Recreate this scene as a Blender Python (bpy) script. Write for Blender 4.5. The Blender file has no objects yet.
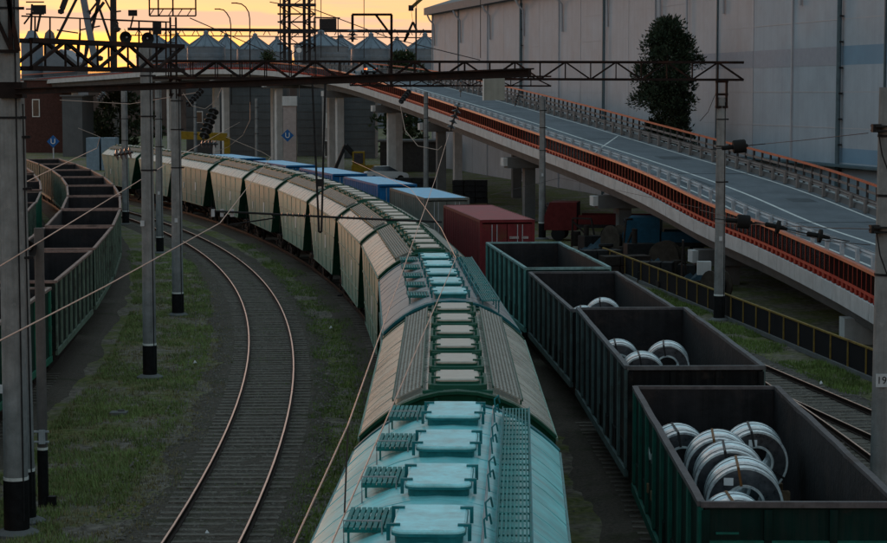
import bpy, bmesh, math, random
from mathutils import Vector, Matrix, noise
R = math.radians
PI = math.pi
rnd = random.Random(7)
S = bpy.context.scene
COL = S.collection

# ------------------------------------------------------------------ camera
F, YH, CAMH = 2064.4, 92.67, 9.545          # focal length and horizon in photo pixels, eye height
PITCH = math.atan((271.5 - YH) / F)
cam = bpy.data.objects.new('camera', bpy.data.cameras.new('camera'))
COL.objects.link(cam)
cam.location = (0, 0, CAMH)
cam.rotation_euler = (PI / 2 - PITCH, 0, 0)
cam.data.sensor_width = 36
cam.data.lens = F / 887 * 36
cam.data.clip_end = 6000
cam.data.clip_start = 0.5
S.camera = cam

# ------------------------------------------------------------------ sky and sun
CLOUD = (2.5, 3.5, 4.0)
SUN_AZ, SUN_EL = R(-24), R(2.6)             # azimuth from +Y, negative = to the left
w = bpy.data.worlds.new('World'); S.world = w; w.use_nodes = True
nt = w.node_tree; nt.nodes.clear()
def wn(t, **k):
    n = nt.nodes.new(t)
    for a, b in k.items(): setattr(n, a, b)
    return n
out = wn('ShaderNodeOutputWorld'); bg = wn('ShaderNodeBackground')
sky = wn('ShaderNodeTexSky', sky_type='NISHITA', sun_disc=False, sun_elevation=SUN_EL, sun_rotation=SUN_AZ,
         air_density=1.0, dust_density=0.3, ozone_density=1.0, altitude=0)
# broken dusk cloud deck over the whole dome: peach streaks low down, grey lilac cloud overhead
def wlink(a, b): nt.links.new(a, b)
def wmix(f, a, b, blend='MIX'):
    n = wn('ShaderNodeMix', data_type='RGBA', blend_type=blend)
    for i, v in ((0, f), (6, a), (7, b)):
        if isinstance(v, (tuple, float, int)): n.inputs[i].default_value = v
        else: wlink(v, n.inputs[i])
    return n.outputs[2]
def wrange(x, lo, hi, a=0., z=1.):
    n = wn('ShaderNodeMapRange', interpolation_type='SMOOTHSTEP')
    for i, v in ((1, lo), (2, hi), (3, a), (4, z)): n.inputs[i].default_value = v
    wlink(x, n.inputs[0]); return n.outputs[0]
tc = wn('ShaderNodeTexCoord'); sep = wn('ShaderNodeSeparateXYZ'); wlink(tc.outputs['Generated'], sep.inputs[0])
def wnoise(scale, sc, det=7):
    mp = wn('ShaderNodeMapping'); mp.inputs['Scale'].default_value = scale; wlink(tc.outputs['Generated'], mp.inputs[0])
    n = wn('ShaderNodeTexNoise'); n.inputs['Scale'].default_value = sc; n.inputs['Detail'].default_value = det; wlink(mp.outputs[0], n.inputs[0]); return n.outputs[0]
peach = wmix(wrange(sep.outputs[2], .0, .2), (6.3, 3.75, 2.35, 1), (4.3, 2.85, 2.5, 1))
cm = wn('ShaderNodeMath', operation='ADD', use_clamp=True); wlink(wrange(wnoise((5, 5, 60), 1.5), .38, .60, .14, .95), cm.inputs[0]); wlink(wrange(sep.outputs[2], .018, .05, 0, .6), cm.inputs[1])
low = wmix(cm.outputs[0], wmix(1., sky.outputs[0], (1.12, 1.0, .95, 1), 'MULTIPLY'), peach)
cover = wrange(wnoise((1.6, 1.6, 5), 1.3), .30, .62, .45, .95)
hi_ = wmix(cover, sky.outputs[0], (CLOUD[0], CLOUD[1], CLOUD[2], 1))
wlink(wmix(wrange(sep.outputs[2], .10, .36), low, hi_), bg.inputs[0]); wlink(bg.outputs[0], out.inputs[0])
bg.inputs[1].default_value = 0.108
sl = bpy.data.lights.new('sun', 'SUN'); sl.energy = 0.22; sl.angle = R(6); sl.color = (1, .50, .30)
so = bpy.data.objects.new('sun', sl); COL.objects.link(so)
sd = Vector((math.sin(SUN_AZ) * math.cos(SUN_EL), math.cos(SUN_AZ) * math.cos(SUN_EL), math.sin(SUN_EL)))
so.rotation_euler = sd.to_track_quat('Z', 'Y').to_euler()
S.view_settings.view_transform = 'Standard'; S.view_settings.look = 'None'
S.view_settings.gamma = 1; S.view_settings.exposure = 0.66
S.view_settings.use_curve_mapping = False

# ------------------------------------------------------------------ helpers
def at(px, py, Y):
    "the point of the scene at depth Y seen at a photo pixel"
    u = (px - 443.5) / F; v = (271.5 - py) / F
    c, s = math.cos(PITCH), math.sin(PITCH)
    d = Vector((u, c + s * v, -s + c * v))
    return d * (Y / d.y) + Vector((0, 0, CAMH))

MATS = {}
def mat(name, col, rough=.7, metal=0., var=.25, scale=2.5, bump=0., bscale=40., streak=0., scol=None, sscale=(7, 7, .35),
        rust=0., rcol=(.09, .045, .025), rscale=1.2, spec=.08, emit=None, ovar=0.):
    if name in MATS: return MATS[name]
    m = bpy.data.materials.new(name); m.use_nodes = True
    t = m.node_tree; b = t.nodes['Principled BSDF']
    N = t.nodes.new; L = t.links.new
    b.inputs['Roughness'].default_value = rough; b.inputs['Metallic'].default_value = metal
    b.inputs['Specular IOR Level'].default_value = spec
    tcn = N('ShaderNodeTexCoord'); oi = N('ShaderNodeObjectInfo')
    ad = N('ShaderNodeVectorMath'); ad.operation = 'MULTIPLY_ADD'
    cb = N('ShaderNodeCombineXYZ')
    for i in range(3): L(oi.outputs['Random'], cb.inputs[i])
    L(cb.outputs[0], ad.inputs[0]); ad.inputs[1].default_value = (31, 17, 43); L(tcn.outputs['Object'], ad.inputs[2])
    n1 = N('ShaderNodeTexNoise'); n1.inputs['Scale'].default_value = scale; n1.inputs['Detail'].default_value = 8
    n1.inputs['Roughness'].default_value = .65
    L(ad.outputs[0], n1.inputs['Vector'])
    mr = N('ShaderNodeMapRange'); mr.inputs[1].default_value = .3; mr.inputs[2].default_value = .7
    L(n1.outputs[0], mr.inputs[0])
    mxn = N('ShaderNodeMix'); mxn.data_type = 'RGBA'
    a = [max(0, c * (1 - var)) for c in col]; z = [min(1, c * (1 + var)) for c in col]
    mxn.inputs[6].default_value = (*a, 1); mxn.inputs[7].default_value = (*z, 1)
    L(mr.outputs[0], mxn.inputs[0]); cur = mxn.outputs[2]
    def layer(cur, vec, sc, lo, hi, amt, c2, det=6):
        n = N('ShaderNodeTexNoise'); n.inputs['Scale'].default_value = sc; n.inputs['Detail'].default_value = det
        n.inputs['Roughness'].default_value = .7
        L(vec, n.inputs['Vector'])
        r = N('ShaderNodeMapRange'); r.inputs[1].default_value = lo; r.inputs[2].default_value = hi; r.inputs[4].default_value = amt
        L(n.outputs[0], r.inputs[0])
        x = N('ShaderNodeMix'); x.data_type = 'RGBA'; x.inputs[7].default_value = (*c2, 1)
        L(r.outputs[0], x.inputs[0]); L(cur, x.inputs[6]); return x.outputs[2]
    if streak:
        mpn = N('ShaderNodeMapping'); mpn.inputs['Scale'].default_value = sscale; L(ad.outputs[0], mpn.inputs[0])
        cur = layer(cur, mpn.outputs[0], 1.0, .45, .75, streak, scol or [c * .35 for c in col])
    if rust:
        cur = layer(cur, ad.outputs[0], rscale, .62 - rust * .3, .74 - rust * .2, .9, rcol, 10)
    if ovar:
        mo = N('ShaderNodeMapRange'); mo.inputs[3].default_value = 1 - ovar; mo.inputs[4].default_value = 1 + ovar; L(oi.outputs['Random'], mo.inputs[0])
        vm = N('ShaderNodeVectorMath'); vm.operation = 'SCALE'; L(cur, vm.inputs[0]); L(mo.outputs[0], vm.inputs['Scale']); cur = vm.outputs[0]
    L(cur, b.inputs['Base Color'])
    r2 = N('ShaderNodeMapRange'); r2.inputs[3].default_value = max(.05, rough - .12); r2.inputs[4].default_value = min(1, rough + .12)
    L(n1.outputs[0], r2.inputs[0]); L(r2.outputs[0], b.inputs['Roughness'])
    if bump:
        n3 = N('ShaderNodeTexNoise'); n3.inputs['Scale'].default_value = bscale; n3.inputs['Detail'].default_value = 6
        L(ad.outputs[0], n3.inputs['Vector'])
        bp = N('ShaderNodeBump'); bp.inputs['Strength'].default_value = min(1, bump); bp.inputs['Distance'].default_value = .02
        L(n3.outputs[0], bp.inputs['Height']); L(bp.outputs[0], b.inputs['Normal'])
    if emit:
        b.inputs['Emission Color'].default_value = (*emit[0], 1); b.inputs['Emission Strength'].default_value = emit[1]
    MATS[name] = m
    return m

class MB:
    "collects faces for one mesh"
    def __init__(s): s.v = []; s.f = []
    def add(s, vs, fs):
        o = len(s.v); s.v += [tuple(p) for p in vs]; s.f += [tuple(i + o for i in q) for q in fs]; return s
    def box(s, c, d, rz=0., rx=0.):
        x, y, z = d[0] / 2, d[1] / 2, d[2] / 2
        P = [Vector((i, j, k)) for k in (-z, z) for j in (-y, y) for i in (-x, x)]
        if rx: P = [Matrix.Rotation(rx, 3, 'X') @ p for p in P]
        if rz: P = [Matrix.Rotation(rz, 3, 'Z') @ p for p in P]
        c = Vector(c)
        return s.add([p + c for p in P], [(0, 2, 3, 1), (4, 5, 7, 6), (0, 1, 5, 4), (1, 3, 7, 5), (3, 2, 6, 7), (2, 0, 4, 6)])
    def beam(s, p, q, wd=.1, ht=None):
        p = Vector(p); q = Vector(q); ht = ht or wd; d = (q - p).normalized()
        up = Vector((0, 0, 1)) if abs(d.z) < .95 else Vector((0, 1, 0))
        a = d.cross(up).normalized() * wd / 2; b = a.cross(d).normalized() * ht / 2
        P = [e + i + j for e in (p, q) for i, j in ((-a, -b), (a, -b), (a, b), (-a, b))]
        return s.add(P, [(0, 1, 2, 3), (7, 6, 5, 4), (0, 4, 5, 1), (1, 5, 6, 2), (2, 6, 7, 3), (3, 7, 4, 0)])
    def tube(s, p, q, r, n=8, r2=None, cap=True):
        p = Vector(p); q = Vector(q); r2 = r if r2 is None else r2; d = (q - p).normalized()
        up = Vector((0, 0, 1)) if abs(d.z) < .95 else Vector((0, 1, 0))
        a = d.cross(up).normalized(); b = a.cross(d)
        P = [e + (a * math.cos(t) + b * math.sin(t)) * rr for e, rr in ((p, r), (q, r2)) for t in [2 * PI * i / n for i in range(n)]]
        fs = [(i, (i + 1) % n, n + (i + 1) % n, n + i) for i in range(n)]
        if cap: fs += [tuple(range(n))[::-1], tuple(range(n, 2 * n))]
        return s.add(P, fs)
    def pipe(s, pts, r, n=6):
        pts = [Vector(p) for p in pts]; m = len(pts); P = []
        for i, p in enumerate(pts):
            d = (pts[min(i + 1, m - 1)] - pts[max(i - 1, 0)]).normalized()
            up = Vector((0, 0, 1)) if abs(d.z) < .9 else Vector((1, 0, 0))
            a = d.cross(up).normalized(); b = a.cross(d)
            P += [p + (a * math.cos(2 * PI * k / n) + b * math.sin(2 * PI * k / n)) * r for k in range(n)]
        fs = [(i * n + k, i * n + (k + 1) % n, (i + 1) * n + (k + 1) % n, (i + 1) * n + k) for i in range(m - 1) for k in range(n)]
        fs += [tuple(range(n))[::-1], tuple(range((m - 1) * n, m * n))]
        return s.add(P, fs)
    def lathe(s, prof, c=(0, 0, 0), axis=(0, 0, 1), n=16, cap=True):
        ax = Vector(axis).normalized(); up = Vector((0, 0, 1)) if abs(ax.z) < .95 else Vector((0, 1, 0))
        a = ax.cross(up).normalized(); b = ax.cross(a); c = Vector(c)
        P = [c + ax * h + (a * math.cos(2 * PI * k / n) + b * math.sin(2 * PI * k / n)) * r for r, h in prof for k in range(n)]
        m = len(prof)
        fs = [(i * n + k, i * n + (k + 1) % n, (i + 1) * n + (k + 1) % n, (i + 1) * n + k) for i in range(m - 1) for k in range(n)]
        if cap:
            if prof[0][0] > 1e-4: fs.append(tuple(range(n))[::-1])
            if prof[-1][0] > 1e-4: fs.append(tuple(range((m - 1) * n, m * n)))
        return s.add(P, fs)
    def prism(s, poly, z0, z1):
        n = len(poly)
        return s.add([(x, y, z0) for x, y in poly] + [(x, y, z1) for x, y in poly],
                     [tuple(range(n))[::-1], tuple(range(n, 2 * n))] + [(i, (i + 1) % n, n + (i + 1) % n, n + i) for i in range(n)])
    def sweep(s, frames, prof, closed=True):
        "frames: (point, side vector); prof: (offset along side, height)"
        n = len(prof); P = []
        for p, sv in frames: P += [p + sv * u + Vector((0, 0, z)) for u, z in prof]
        k = n if closed else n - 1
        fs = [(i * n + j, i * n + (j + 1) % n, (i + 1) * n + (j + 1) % n, (i + 1) * n + j) for i in range(len(frames) - 1) for j in range(k)]
        if closed: fs += [tuple(range(n))[::-1], tuple(range((len(frames) - 1) * n, len(frames) * n))]
        return s.add(P, fs)
    def grid(s, xs, ys, fn):
        n = len(xs)
        return s.add([fn(x, y) for y in ys for x in xs],
                     [(j * n + i, j * n + i + 1, (j + 1) * n + i + 1, (j + 1) * n + i) for j in range(len(ys) - 1) for i in range(n - 1)])
    def mesh(s, name, m, smooth=False):
        me = bpy.data.meshes.new(name); me.from_pydata(s.v, [], s.f); me.materials.append(m)
        bm = bmesh.new(); bm.from_mesh(me); bmesh.ops.recalc_face_normals(bm, faces=bm.faces); bm.to_mesh(me); bm.free()
        if smooth:
            me.shade_smooth()
            try: me.set_sharp_from_angle(angle=R(38))
            except Exception: pass
        return me
    def build(s, name, m, parent=None, smooth=False, loc=None, rz=0.):
        return link(name, s.mesh(name, m, smooth), parent, loc, rz)
def link(name, me, parent=None, loc=None, rz=0.):
    o = bpy.data.objects.new(name, me); COL.objects.link(o)
    if parent is not None: o.parent = parent
    if loc is not None: o.location = loc
    if rz: o.rotation_euler.z = rz
    return o
def tag(o, label=None, cat=None, group=None, kind=None):
    for k, v in (('label', label), ('category', cat), ('group', group), ('kind', kind)):
        if v: o[k] = v
    return o
def thing(name, label, cat, loc=(0, 0, 0), rz=0., group=None):
    o = bpy.data.objects.new(name, None); COL.objects.link(o); o.location = loc; o.rotation_euler.z = rz
    o.empty_display_size = .3
    return tag(o, label, cat, group)
KIDS = {}
def copy_tree(o, parent=None):
    c = o.copy(); COL.objects.link(c); c.parent = parent
    for ch in [x for x in KIDS.setdefault(o.name, list(o.children))]: copy_tree(ch, c)
    return c
def subpart(name, parent): 
    o = bpy.data.objects.new(name, None); COL.objects.link(o); o.parent = parent; return o
def lerp(a, b, t): return a + (b - a) * t
def rrect(w_, l_, r, n=3):
    P = []
    for cx, cy, a0 in ((w_ / 2 - r, l_ / 2 - r, 0), (-w_ / 2 + r, l_ / 2 - r, 90), (-w_ / 2 + r, -l_ / 2 + r, 180), (w_ / 2 - r, -l_ / 2 + r, 270)):
        for i in range(n + 1):
            a = R(a0 + 90 * i / n); P.append((cx + r * math.cos(a), cy + r * math.sin(a)))
    return P

class Arc:
    "a railway curve: circle seen in plan"
    def __init__(s, cx, cy, r): s.cx, s.cy, s.r = cx, cy, r
    def ang(s, Y): return math.asin((Y - s.cy) / s.r)
    def pos(s, Y, off=0., z=0.):
        a = s.ang(Y); return Vector((s.cx + (s.r + off) * math.cos(a), s.cy + (s.r + off) * math.sin(a), z))
    def arc(s, Y): return s.r * s.ang(Y)
    def at_arc(s, l, off=0., z=0.):
        a = l / s.r; return Vector((s.cx + (s.r + off) * math.cos(a), s.cy + (s.r + off) * math.sin(a), z)), a
class Line:
    def __init__(s, x0, y0, k): s.x0, s.y0, s.k = x0, y0, k; s.n = math.hypot(1, k)
    def arc(s, Y): return (Y - s.y0) * s.n
    def at_arc(s, l, off=0., z=0.):
        y = l / s.n
        return Vector((s.x0 + s.k * y + off / s.n, s.y0 + y - s.k * off / s.n, z)), math.atan(-s.k)

T0 = Arc(-558, 30, 540.4); T1 = Arc(-558, 30, 545.1); T2 = Arc(-347.6, 45.4, 342.56)
T3 = Arc(-388.7, 39.9, 388.93); T4 = Arc(-414, 41.8, 419.55); T6 = Arc(-400, 41, 410.4)
T5 = Line(11.53, 62.2, -.155)

# ------------------------------------------------------------------ materials
M_POLE = mat('pole_concrete', (.20, .205, .205), .85, var=.28, scale=2.2, bump=.5, streak=.6, scol=(.10, .10, .095), rust=.12, rcol=(.27, .27, .26), rscale=4)
M_POLEB = mat('pole_bitumen', (.012, .012, .013), .6, var=.4, scale=6)
M_WHITE = mat('white_paint', (.62, .62, .6), .6, var=.15, scale=9)
M_STEEL = mat('truss_steel', (.016, .011, .010), .8, var=.4, scale=5, rust=.3, rcol=(.05, .02, .014))
M_DARK = mat('dark_steel', (.02, .02, .021), .7, var=.4, scale=6)
M_BOGIE = mat('bogie_iron', (.025, .02, .018), .8, var=.4, scale=6, rust=.3, rcol=(.06, .03, .02))
M_RAIL = mat('rail_rust', (.026, .016, .013), .7, metal=.3, var=.35, scale=6)
M_HEAD = mat('rail_head', (.60, .42, .33), .3, metal=1., var=.2, scale=1.5)
M_WIRE = mat('wire_copper', (.42, .3, .24), .4, metal=.9, var=.2)
M_WIRED = mat('wire_dark', (.04, .035, .035), .6, var=.3)
M_INS = mat('insulator_ceramic', (.02, .021, .024), .45, var=.3, scale=10, spec=.6)
M_INSB = mat('insulator_brown', (.10, .045, .03), .25, var=.3, scale=10, spec=.6)
M_SLEEP = mat('sleeper', (.13, .112, .095), .9, var=.45, scale=7, bump=.6, bscale=30)
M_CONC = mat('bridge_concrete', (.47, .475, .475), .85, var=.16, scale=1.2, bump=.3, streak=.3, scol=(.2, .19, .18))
M_CONCD = mat('girder_concrete', (.13, .13, .13), .9, var=.2, scale=1., bump=.3, streak=.35, scol=(.12, .12, .115))  # darker copy of the bridge concrete, under-deck shade put into its colour
M_ASPH = mat('asphalt', (.135, .15, .168), .75, var=.25, scale=.5, bump=.5, bscale=60, streak=.5, scol=(.085, .095, .105), sscale=(.5, .06, .5), rust=.1, rcol=(.08, .09, .10), rscale=.25)
M_ORANGE = mat('orange_rail', (.36, .075, .028), .5, spec=.3, var=.3, scale=4, rust=.25, rcol=(.14, .05, .03))
M_RED = mat('red_post', (.34, .035, .022), .55, var=.3, scale=5, rust=.2)
M_GALV = mat('galvanised', (.36, .39, .42), .5, spec=.3, metal=.3, var=.2, scale=3, streak=.2)
M_LINE = mat('road_paint', (.62, .62, .6), .7, var=.3, scale=6, rust=.15, rcol=(.2, .2, .2), rscale=3)
M_GLASS = mat('dark_glass', (.02, .024, .03), .12, var=.2, spec=.7)
M_RUBBER = mat('rubber', (.015, .015, .015), .85, var=.2)
M_WOOD = mat('timber', (.20, .14, .085), .85, var=.35, scale=8, bump=.4)

# ------------------------------------------------------------------ ground
def ground_mat():
    m = bpy.data.materials.new('yard_ground'); m.use_nodes = True
    t = m.node_tree; b = t.nodes['Principled BSDF']; N = t.nodes.new; L = t.links.new
    tcn = N('ShaderNodeTexCoord')
    def noi(sc, det=8, ro=.6):
        n = N('ShaderNodeTexNoise'); n.inputs['Scale'].default_value = sc; n.inputs['Detail'].default_value = det
        n.inputs['Roughness'].default_value = ro; L(tcn.outputs['Object'], n.inputs['Vector']); return n.outputs[0]
    def rng(x, lo, hi, a=0., z=1.):
        r = N('ShaderNodeMapRange'); r.inputs[1].default_value = lo; r.inputs[2].default_value = hi
        r.inputs[3].default_value = a; r.inputs[4].default_value = z; L(x, r.inputs[0]); return r.outputs[0]
    def mix(f, a, c):
        x = N('ShaderNodeMix'); x.data_type = 'RGBA'; L(f, x.inputs[0])
        for s_, v in ((6, a), (7, c)):
            if isinstance(v, tuple): x.inputs[s_].default_value = (*v, 1)
            else: L(v, x.inputs[s_])
        return x.outputs[2]
    soil = mix(rng(noi(3.2), .35, .65), (.09, .074, .062), (.25, .215, .18))
    grass = mix(rng(noi(5.5), .35, .65), (.065, .088, .028), (.185, .175, .075))
    c = mix(rng(noi(.33, 9, .7), .44, .56), soil, grass)
    c = mix(rng(noi(24, 6), .6, .72, 0, .55), c, (.14, .125, .105))
    L(c, b.inputs['Base Color']); b.inputs['Roughness'].default_value = .95; b.inputs['Specular IOR Level'].default_value = .03
    bp = N('ShaderNodeBump'); bp.inputs['Strength'].default_value = .9; bp.inputs['Distance'].default_value = .06
    L(noi(14, 10, .75), bp.inputs['Height']); L(bp.outputs[0], b.inputs['Normal'])
    return m
M_GROUND = ground_mat()
def gz(x, y): return .07 * noise.noise(Vector((x * .35, y * .25, 0))) + .035 * noise.noise(Vector((x * 1.3, y * 1.1, 5))) - .02
xs = [-3500, -900, -300, -120, -70] + [-45 + .8 * i for i in range(82)] + [22, 30, 45, 90, 300, 900, 3500]
ys = [-600, -60, 0, 10] + [18 + .9 * i for i in range(110)] + [122, 135, 160, 200, 260, 350, 600, 1200, 2500, 5500]
g = MB().grid(xs, ys, lambda x, y: (x, y, gz(x, y) if 10 < y < 125 and -46 < x < 21 else -.02))
tag(g.build('ground', M_GROUND, smooth=True), kind='structure')

M_BALLAST = mat('ballast', (.085, .074, .066), .95, var=.5, scale=16, bump=1., bscale=28, rust=.35, rcol=(.04, .033, .027), rscale=.8)
M_BALLASTG = mat('ballast_dirty', (.075, .061, .050), .95, var=.5, scale=12, bump=1., bscale=24, rust=.35, rcol=(.040, .042, .022), rscale=.7)

def frames(T, Y0, Y1, step, off=0., z=0.):
    a, b = T.arc(Y0), T.arc(Y1); n = max(2, int((b - a) / step)); fr = []
    for i in range(n + 1):
        p, an = T.at_arc(a + (b - a) * i / n, off, z)
        fr.append((p, Vector((math.cos(an), math.sin(an), 0))))
    return fr
RAIL_PROF = [(-.075, 0), (.075, 0), (.075, .018), (.012, .035), (.012, .12), (.036, .13), (.036, .158), (-.036, .158), (-.036, .13), (-.012, .12), (-.012, .035), (-.075, .018)]
sleeper_mesh = None
def make_track(T, Y0, Y1, Ys0, Ys1, bm, shine=True, bw=1.75):
    "structure: ballast bed, two rails with polished heads, single sleepers"
    global sleeper_mesh
    root = bpy.data.objects.new('railway_track', None); COL.objects.link(root); tag(root, kind='structure')
    prof = [(-bw - .6, -.06), (-bw, .035), (-.5, .05), (.5, .05), (bw, .035), (bw + .6, -.06)]
    if T is T2 or T is T5:
        us = [-bw - .7, -bw - .35, -bw, -1.45, -1.15, -.85, -.6, -.3, 0, .3, .6, .85, 1.15, 1.45, bw, bw + .35, bw + .7]; b_ = MB(); P = []
        fr = frames(T, Y0, min(Y1, 130), .3)
        for p, sv in fr: P += [p + sv * u + Vector((0, 0, (.045 if abs(u) < 1.6 else lerp(.04, -.07, (abs(u) - 1.6) / (bw - .9))) + .03 * noise.noise(Vector((p.x * 3 + u * 3, p.y * 3, 1))) + .02 * noise.noise(Vector((p.x * 9 + u * 9, p.y * 9, 4))))) for u in us]
        n_ = len(us); b_.add(P, [(i * n_ + j, i * n_ + j + 1, (i + 1) * n_ + j + 1, (i + 1) * n_ + j) for i in range(len(fr) - 1) for j in range(n_ - 1)]); b_.build('ballast', bm, root)
        if Y1 > 130: MB().sweep(frames(T, 130, Y1, 3), prof, False).build('ballast', bm, root)
    else: MB().sweep(frames(T, Y0, Y1, 3), prof, False).build('ballast', bm, root)
    for s in (-1, 1):
        MB().sweep(frames(T, Y0, Y1, 2.5, s * .8, .062), RAIL_PROF).build('rail', M_RAIL, root)
        MB().sweep(frames(T, Y0, Y1, 2.5, s * .8, .2205), [(-.025, 0), (.025, 0), (.021, .006), (-.021, .006)]).build('rail_head', M_HEAD if shine else M_RAIL, root)
    if sleeper_mesh is None:
        sleeper_mesh = MB().add([(x, y, z) for z, k in ((-.06, 1.), (.062, .93)) for x, y in ((-1.37 * (.98 + .02 * k), -.12 * k), (1.37, -.12 * k), (1.37, .12 * k), (-1.37, .12 * k))],
                                [(0, 3, 2, 1), (4, 5, 6, 7), (0, 1, 5, 4), (1, 2, 6, 5), (2, 3, 7, 6), (3, 0, 4, 7)]).mesh('sleeper', M_SLEEP)
    a, b = T.arc(Ys0), T.arc(Ys1); n = min(299, int((b - a) / .60))
    for i in range(n):
        p, an = T.at_arc(a + i * .60 + rnd.uniform(-.02, .02), rnd.uniform(-.03, .03), rnd.uniform(-.012, .012))
        link('sleeper', sleeper_mesh, root, p, an + rnd.uniform(-.012, .012))
    return root
make_track(T2, 14, 240, 33, 180, M_BALLASTG)
make_track(T5, 25, 90, 50, 84, M_BALLAST, True, 1.6)
make_track(T6, 15, 230, 44, 66, M_BALLASTG)
make_track(T4, 8, 300, 26, 60, M_BALLASTG, False)
make_track(T3, 8, 300, 26, 110, M_BALLASTG, False)
make_track(T1, 8, 260, 55, 70, M_BALLASTG, False)
make_track(T0, 30, 260, 0, 0, M_BALLASTG, False)

# ------------------------------------------------------------------ wagons
def bogie_meshes():
    wheel = MB().lathe([(.02, -.07), (.40, -.07), (.40, -.03), (.475, -.03), (.475, .06), (.45, .07), (.12, .07), (.10, .11), (.02, .11)], axis=(1, 0, 0), n=18).mesh('wheel', M_BOGIE, True)
    fr = MB()
    for s in (-1, 1):
        fr.beam((s * 1.02, -1.2, .62), (s * 1.02, 1.2, .62), .12, .16)
        fr.beam((s * 1.02, -.5, .42), (s * 1.02, .5, .42), .12, .12)
        for e in (-1, 1):
            fr.beam((s * 1.02, e * .5, .42), (s * 1.02, e * .95, .6), .11, .12); fr.box((s * 1.05, e * .92, .6), (.2, .26, .26))
        for e in (-.16, .16): fr.tube((s * 1.02, e, .44), (s * 1.02, e, .66), .07, 8)
    fr.beam((-1.1, 0, .74), (1.1, 0, .74), .34, .2)
    for e in (-.92, .92): fr.tube((-.9, e, .64), (.9, e, .64), .07, 8)
    return fr.mesh('bogie', M_BOGIE), wheel
BOGIE, WHEEL = bogie_meshes()
def add_bogies(root, yb, wheels=True):
    for s in (-1, 1):
        b = link('bogie', BOGIE, root, (0, s * yb, .04))
        if wheels:
            for e in (-.92, .92):
                for q in (-1, 1): link('wheel', WHEEL, b, (q * .77, e, .655 - .0), 0 if q > 0 else PI)
def coupler_mesh():
    c = MB(); c.box((0, .35, 1.05), (.22, .9, .24)); c.box((.1, .85, 1.05), (.3, .22, .32)); c.box((-.16, .82, 1.05), (.12, .3, .3)); c.pipe([(.35, .2, .95), (.4, .6, .6), (.38, .8, .8)], .03)
    return c.mesh('coupler', M_DARK)
COUPLER = coupler_mesh()

def roofz(x): return 3.95 + .74 * (1 - abs(x / 1.6) ** 2.2)
LX = 6.78
RXS = [1.6 * math.sin(PI / 2 * k / 8) for k in range(-8, 9)]
def grating(mb, x0, x1, y0, y1, z, nb, cs, t=.012, h=.03):
    for i in range(nb): mb.box((lerp(x0, x1, i / (nb - 1)), (y0 + y1) / 2, z), (t, y1 - y0, h))
    n = int((y1 - y0) / cs)
    for j in range(n + 1): mb.box(((x0 + x1) / 2, y0 + (y1 - y0) * j / n, z - .004), (x1 - x0, t, h))
def grating_slope(mb, x0, x1, y0, y1, zf, nb, cs, t):
    for i in range(nb): x = lerp(x0, x1, i / (nb - 1)); mb.box((x, (y0 + y1) / 2, zf(x)), (t, y1 - y0, .02))
    n = int((y1 - y0) / cs)
    for j in range(n + 1): y = y0 + (y1 - y0) * j / n; mb.beam((x0, y, zf(x0) - .003), (x1, y, zf(x1) - .003), t * 1.4, .018)
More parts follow.
